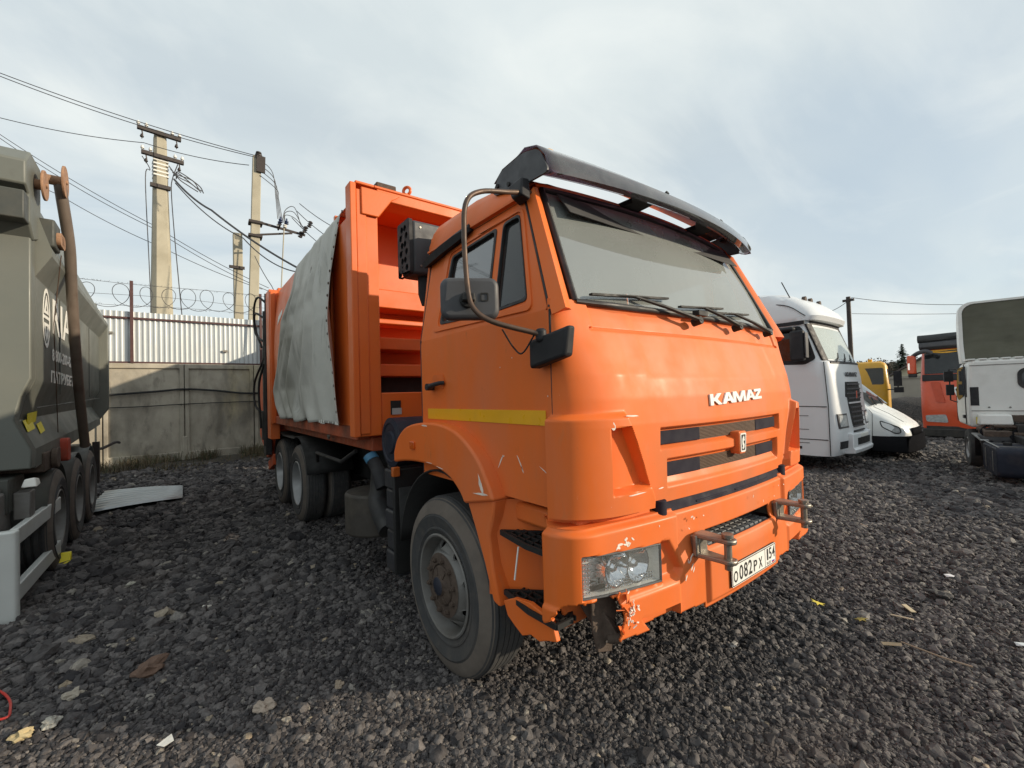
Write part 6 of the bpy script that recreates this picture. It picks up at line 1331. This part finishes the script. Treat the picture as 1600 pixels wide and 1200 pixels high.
m = MB(); m.cyl((-1.35, -.3, .72), (-1.35, -.3, .77), .06, n=14); m.build('tank_cap', MT['black'], ft)
for k in range(7):
    m = MB(); p0 = Vector((-.1-.08*k, -.3-.2*k, 1.05-.03*k)); m.tube(smoothpath([p0, p0+Vector((-.3, .2, -.15)), p0+Vector((-.5, .1+.05*k, -.3)), p0+Vector((-.9, .15, -.35))]), .02+.006*(k % 3), 6); m.build('hose', MT['matte'], WC)
m = MB(); m.box(-.7, -.05, -1.95, -1.5, .45, 1.0); m.box(-2.4, -.8, -1.95, -1.5, .3, .7); m.build('battery_crate', MT['matte'], WC, bevel=.02)
m = MB(); m.cyl((-1.3, -.95, 1.0), (-.5, -.95, 1.0), .16, n=18); m.build('air_tank', MT['frame'], WC, bevel=.02)
m = MB(); m.rings([[(x, y, z) for y in (-.6, -.05)] for x, z in ((-.72, .35), (-.70, .74), (-.62, .80), (-.2, .82), (-.1, .78), (-.05, .35))], closed=False, caps=False); m.build('mudguard', MT['blkpl'], WC, solid=.02)
m = MB(); m.beam((-.75, -.1, .74), (-.2, -.05, .84), .12, .02); m.tube([(-1.9, -.09, .74), (-.75, -.09, .75)], .012); m.build('guard_trim', MT['rimalu'], WC)
for sg, y in ((1, -.17), (-1, -1.83)): wheel_simple(WC, (.78, y, .43), sg, .43, .24, MT['rimalu'])
# ---- yellow cab further back
YC = thing('crew_cab_lorry', 'yellow-ochre lorry cab standing far behind the white van', 'truck', (-3.95, 24, -.35), R(-80))
m = MB(); m.rings(loft([(.6, 0, 1.0, .15), (1.8, 0, 1.0, .15), (2.85, -.12, .92, .18), (3.0, -.22, .85, .2), (3.08, -.4, .7, .2)], 0, .03, -1.7)); yb_ = m.build('cab_body', MT['ytr'], YC, smooth=32)
m = MB(); m.prism(rrect(-.80, .80, 1.95, 2.75, .08), lambda s, t, d: (-.035-.115*(t-1.8)/1.05+d, s, t), -.02, .03); m.build('windshield', MT['darkglass'], yb_)
m = MB(); m.prism(rrect(-1.3, -.3, 1.95, 2.7, .08), lambda s, t, d: (s, 1.0-.08*(t-1.8)+d, t), -.02, .012); m.build('side_window', MT['darkglass'], yb_)
m = MB(); m.box(.0, .1, 1.15, 1.45, 1.85, 2.55); m.box(.0, .1, 1.15, 1.5, 1.55, 1.80); m.tube([(-.1, .9, 1.7), (.05, 1.3, 1.7), (.05, 1.3, 2.5)], .03); m.build('mirror', MT['blkpl'], YC, bevel=.04)
m = MB(); m.box(-.1, .12, -1.0, 1.0, .35, .75); m.build('bumper', MT['frame'], YC, bevel=.03)
for sg in (-1, 1): wheel_simple(YC, (-.9, sg*.85, .45), sg, .45, .26, MT['rimgrey'])
m = MB(); m.cyl((-.6, .3, 3.05), (-.6, .3, 3.2), .09); m.build('beacon', MT['yellow'], YC)
# ================================================================== FAR BACKGROUND
fw_ = thing('yard_wall', 'pale concrete yard wall far beyond the red lorry', 'wall', (0, 33, -.4))
for k in range(-6, 8):
    m = MB(); m.box(k*3.0, k*3.0+2.98, -.08, .08, 0, 2.45); p = m.build('wall_panel', mat('pale_concrete', (.36, .33, .28), .9, var=.15, vs=1.2, dirt=[((.16, .14, .12), .9, .5, .8, .7)], stretch=(2, 2, .4)) if k == -6 else bpy.data.materials['pale_concrete'], fw_)
    m = MB(); m.panel([(k*3.0, 0), (k*3.0+2.98, 0), (k*3.0+2.98, 2.45), (k*3.0, 2.45)], [[(k*3+.15, .2), (k*3.0+2.83, .2), (k*3+2.83, 2.3), (k*3+.15, 2.3)]], lambda s, t, d: (s, -.08-d, t), .0, .05); m.build('panel_rim', bpy.data.materials['pale_concrete'], p)
HS = thing('house', 'small house with a pale gable and dark roof behind the yard wall', 'house', (-3.4, 42, -.4))
m = MB(); m.prism([(-3, 0), (3, 0), (3, 2.6), (0, 4.6), (-3, 2.6)], lambda s, t, d: (s, d, t), 0, 8); m.build('house_wall', mat('pale_plaster', (.52, .49, .36), .9, var=.1), HS)
m = MB()
for sg in (-1, 1): m.hexa([(sg*3.3, -.4, 2.42), (0, -.4, 4.62), (0, 8.4, 4.62), (sg*3.3, 8.4, 2.42), (sg*3.3, -.4, 2.55), (0, -.4, 4.75), (0, 8.4, 4.75), (sg*3.3, 8.4, 2.55)])
m.build('roof', mat('dark_roof', (.09, .075, .07), .8, var=.2), HS)
def conifer(name, lb, loc, h, r_, mt, seed):
    rd = random.Random(seed); t = thing(name, lb, 'tree', loc)
    m = MB(); m.cyl((0, 0, 0), (0, 0, h*.97), .022*h, .004*h, n=8); m.build('trunk', MT['rust'], t)
    m = MB()
    for k in range(int(46)):
        z = h*(.10+.88*k/46); R0 = r_*(1-k/46)**.85+.06
        for j in range(9):
            a = rd.uniform(0, 2*PI); l = R0*rd.uniform(.65, 1.1); d = Vector((math.cos(a), math.sin(a), -.25)); s_ = Vector((-math.sin(a), math.cos(a), 0))
            for q in range(7):
                p = Vector((0, 0, z))+d*l*(q+1)/7; w_ = .20*l*(1-q/8)+.05; e = rd.uniform(-.25, .15)
                m.add([p-s_*w_, p+d*.15*l, p+s_*w_, p-d*.10*l+Vector((0, 0, e*.3+.05))], [(0, 1, 3), (1, 2, 3)])
    m.build('crown', mt, t, smooth=0); return t
def broad(name, lb, loc, h, r_, mt, seed, grp):
    rd = random.Random(seed); t = thing(name, lb, 'tree', loc, 0, grp)
    m = MB(); m.cyl((0, 0, 0), (0, 0, h*.6), .03*h, .012*h, n=8)
    for k in range(7): a = k*.9+seed; m.tube([(0, 0, h*(.25+.05*k)), (math.cos(a)*r_*.4, math.sin(a)*r_*.4, h*(.5+.05*k)), (math.cos(a)*r_*.7, math.sin(a)*r_*.7, h*(.65+.05*k))], [.012*h, .008*h, .003*h], 5)
    m.build('trunk', MT['rust'], t)
    m = MB()
    cl = [(Vector((rd.gauss(0, .5)*r_, rd.gauss(0, .5)*r_, h*rd.uniform(.35, .82))), r_*rd.uniform(.3, .45)) for _ in range(20)]
    for c, cr in cl:
        for _ in range(150):
            p = c+Vector((rd.uniform(-1, 1), rd.uniform(-1, 1), rd.uniform(-1, 1))).normalized()*rd.random()**.4*cr; u = Vector((rd.gauss(0, 1), rd.gauss(0, 1), rd.gauss(0, 1))).normalized()*.16; v = u.orthogonal().normalized()*.09
            m.add([p-u, p+v, p+u, p-v], [(0, 1, 2, 3)])
    m.build('crown', mt, t, smooth=0); return t
MT['fir'] = mat('fir_needles', (.030, .045, .030), .85, var=.5, vs=.6); MT['bare'] = mat('autumn_foliage', (.075, .060, .042), .9, var=.4, vs=.5)
conifer('fir_tree', 'dark fir tree rising beside the pale house gable', (-7.5, 52, -.4), 5.9, 1.7, MT['fir'], 3)
for k, (x, y, h, r_) in enumerate(((-9.6, 60, 4.7, 2.6), (-12.8, 62, 5.0, 3.0), (-11.0, 68, 4.9, 2.6))):
    broad('autumn_tree', ('brownish tree nearest the fir in the far tree line', 'brownish tree just beyond the yellow lorry cab roof', 'low brown tree deepest in the far tree line')[k], (x, y, -.4), h, r_, MT['bare'], k+1, 'trees beyond the yard wall')
m = MB(); m.grid(np.linspace(-7, 0.5, 24).tolist(), np.linspace(27, 32, 14).tolist(), lambda u, v: (u, v, -.42+1.25*max(0, 1-((u+3.3)/3.4)**2-((v-29.5)/2.4)**2)+.1*noise.noise((u*2, v*2, 1))))
tag(m.build('slag_heap', bpy.data.materials['slag_ground'], None, smooth=180), 'dark slag heap in front of the far yard wall', 'heap')
# ================================================================== LITTER AND ODD STONES IN THE YARD
def stone(px, py, s_, col, lb, grp='odd pale stones in the gravel', nm='stone', sq=.7, z=0):
    d = rt*((px-800)/FPX)-up*((py-600)/FPX)+fw; t = (0-CAM_LOC.z)/d.z; P = CAM_LOC+d*t
    bm = bmesh.new(); bmesh.ops.create_icosphere(bm, subdivisions=3, radius=.5); sd = random.uniform(0, 99)
    for v in bm.verts:
        n_ = v.co.normalized(); v.co += n_*(noise.noise(n_*1.6+Vector((sd, 0, 0)))*.35+noise.noise(n_*4+Vector((sd, 3, 0)))*.12); v.co.z *= sq; v.co.x *= 1.25; v.co *= s_
    me = bpy.data.meshes.new(nm); bm.to_mesh(me); bm.free(); me.materials.append(mat('stone_'+nm, col, .85, var=.2, vs=30, bump=.3, bs=120))
    o = bpy.data.objects.new(nm, me); COL.objects.link(o); o.location = P+Vector((0, 0, .012+s_*.12)); o.rotation_euler = (random.uniform(-.2, .2), random.uniform(-.2, .2), random.uniform(0, 6))
    return tag(o, lb, 'stone', grp)
for a in ((415, 1110, .085, (.38, .31, .25), 'pale brown block-shaped stone in the gravel at bottom left'), (112, 1092, .075, (.36, .32, .26), 'pale oblong stone left of the block-shaped stone'), (80, 1135, .07, (.40, .38, .33), 'chalky crumbled stone near the bottom left corner'), (322, 955, .06, (.55, .52, .46), 'whitish stone on dark gravel between trailer and front wheel'),
          (530, 1075, .05, (.30, .24, .18), 'tan stone to the lower left of the front wheel'), (186, 944, .05, (.50, .48, .42), 'small whitish stone beside the trailer guard'), (205, 916, .06, (.42, .40, .34), 'flat pale stone beyond the trailer guard'), (1145, 1012, .035, (.40, .38, .36), 'grey square chip under the bumper edge'),
          (235, 1052, .12, (.14, .085, .06), 'reddish brown lump of slag at lower left'), (35, 1155, .07, (.45, .36, .2), 'yellowish stone at the extreme bottom left'), (1468, 935, .11, (.05, .047, .047), 'dark boulder-like lump on the right of the yard')): stone(*a)
def flat_thing(px, py, pts_, col, nm, lb, cat, grp=None, lift=.03, th=.002, curl=.0):
    d = rt*((px-800)/FPX)-up*((py-600)/FPX)+fw; t = (-CAM_LOC.z)/d.z; P = CAM_LOC+d*t
    m = MB(); m.panel(pts_, [], lambda s, t_, d_: (s, t_, d_+curl*(s*s-t_*t_)*20), 0, th); o = m.build(nm, mat(nm+'_mat', col, .7, var=.2, vs=40), None); o.location = P+Vector((0, 0, lift)); o.rotation_euler = (random.uniform(-.2, .2), random.uniform(-.25, .25), random.uniform(0, 6)); return tag(o, lb, cat, grp)
leaf = [(0, .05), (.012, .02), (.045, .03), (.025, .0), (.04, -.03), (.01, -.02), (0, -.055), (-.01, -.02), (-.04, -.03), (-.025, 0), (-.045, .03), (-.012, .02)]
flat_thing(1278, 948, leaf, (.62, .50, .06), 'fallen_leaf', 'bright yellow maple leaf lying right of the number plate', 'leaf', 'fallen leaves', curl=.1)
flat_thing(1346, 974, [(a*.8, b*.8) for a, b in leaf], (.36, .27, .05), 'fallen_leaf', 'dull yellow leaf further right on the gravel', 'leaf', 'fallen leaves', curl=.1)
flat_thing(1394, 1015, [(-.05, -.012), (.05, -.018), (.045, .014), (-.045, .018)], (.34, .27, .17), 'fallen_leaf', 'brown curled leaf near the right-hand twig', 'leaf', 'fallen leaves', curl=.1)
for px, py, l_, w_, c, lb in ((1420, 958, .09, .035, (.50, .42, .28), 'broad pale wood chip among the litter on the right'), (1410, 972, .12, .012, (.58, .47, .33), 'narrow pale splinter beside the broad wood chip'), (1420, 852, .10, .010, (.55, .47, .38), 'pale splinter lying beyond the towing fork'), (1350, 825, .08, .010, (.52, .42, .32), 'thin splinter just right of the bumper'), (1148, 1013, .03, .022, (.45, .42, .38), 'little grey board chip below the number plate')):
    m = MB(); m.box(-l_/2, l_/2, -w_/2, w_/2, 0, .008); o = m.build('wood_chip', mat('wood_chip_mat', c, .8, var=.2, vs=30), None, bevel=.002)
    d = rt*((px-800)/FPX)-up*((py-600)/FPX)+fw; o.location = CAM_LOC+d*(-CAM_LOC.z/d.z)+Vector((0, 0, .03)); o.rotation_euler = (random.uniform(-.15, .15), random.uniform(-.15, .15), random.uniform(0, 3)); tag(o, lb, 'wood chip', 'wood chips on the gravel')
def ground_at(px, py, z=.03):
    d = rt*((px-800)/FPX)-up*((py-600)/FPX)+fw; return CAM_LOC+d*((z-CAM_LOC.z)/d.z)
m = MB(); m.tube(smoothpath([ground_at(*p) for p in ((1408, 1003), (1440, 1015), (1475, 1028), (1520, 1042))]), .005, 6); tag(m.build('twig', mat('twig_mat', (.32, .24, .17), .8), None), 'long thin twig lying on the gravel at right', 'twig')
m = MB(); m.tube(smoothpath([ground_at(-60, 1060), ground_at(-5, 1078), ground_at(14, 1092), ground_at(16, 1110), ground_at(8, 1122), ground_at(-40, 1130)]), .006, 7); tag(m.build('cable_loop', mat('red_cable', (.5, .03, .02), .4), None), 'loop of thin red cable at the left edge of the gravel', 'cable')
for px, py, lb, c in ((1484, 905, 'crumpled white scrap on the far right gravel', (.75, .74, .74)), (1598, 1015, 'bluish white scrap at the right edge', (.62, .68, .70)), (260, 1168, 'small whitish shard at the bottom left', (.6, .6, .57))):
    flat_thing(px, py, [(-.03, -.02), (.0, -.03), (.035, -.01), (.02, .025), (-.02, .03)], c, 'paper_scrap', lb, 'litter', 'scraps of litter', curl=.3)
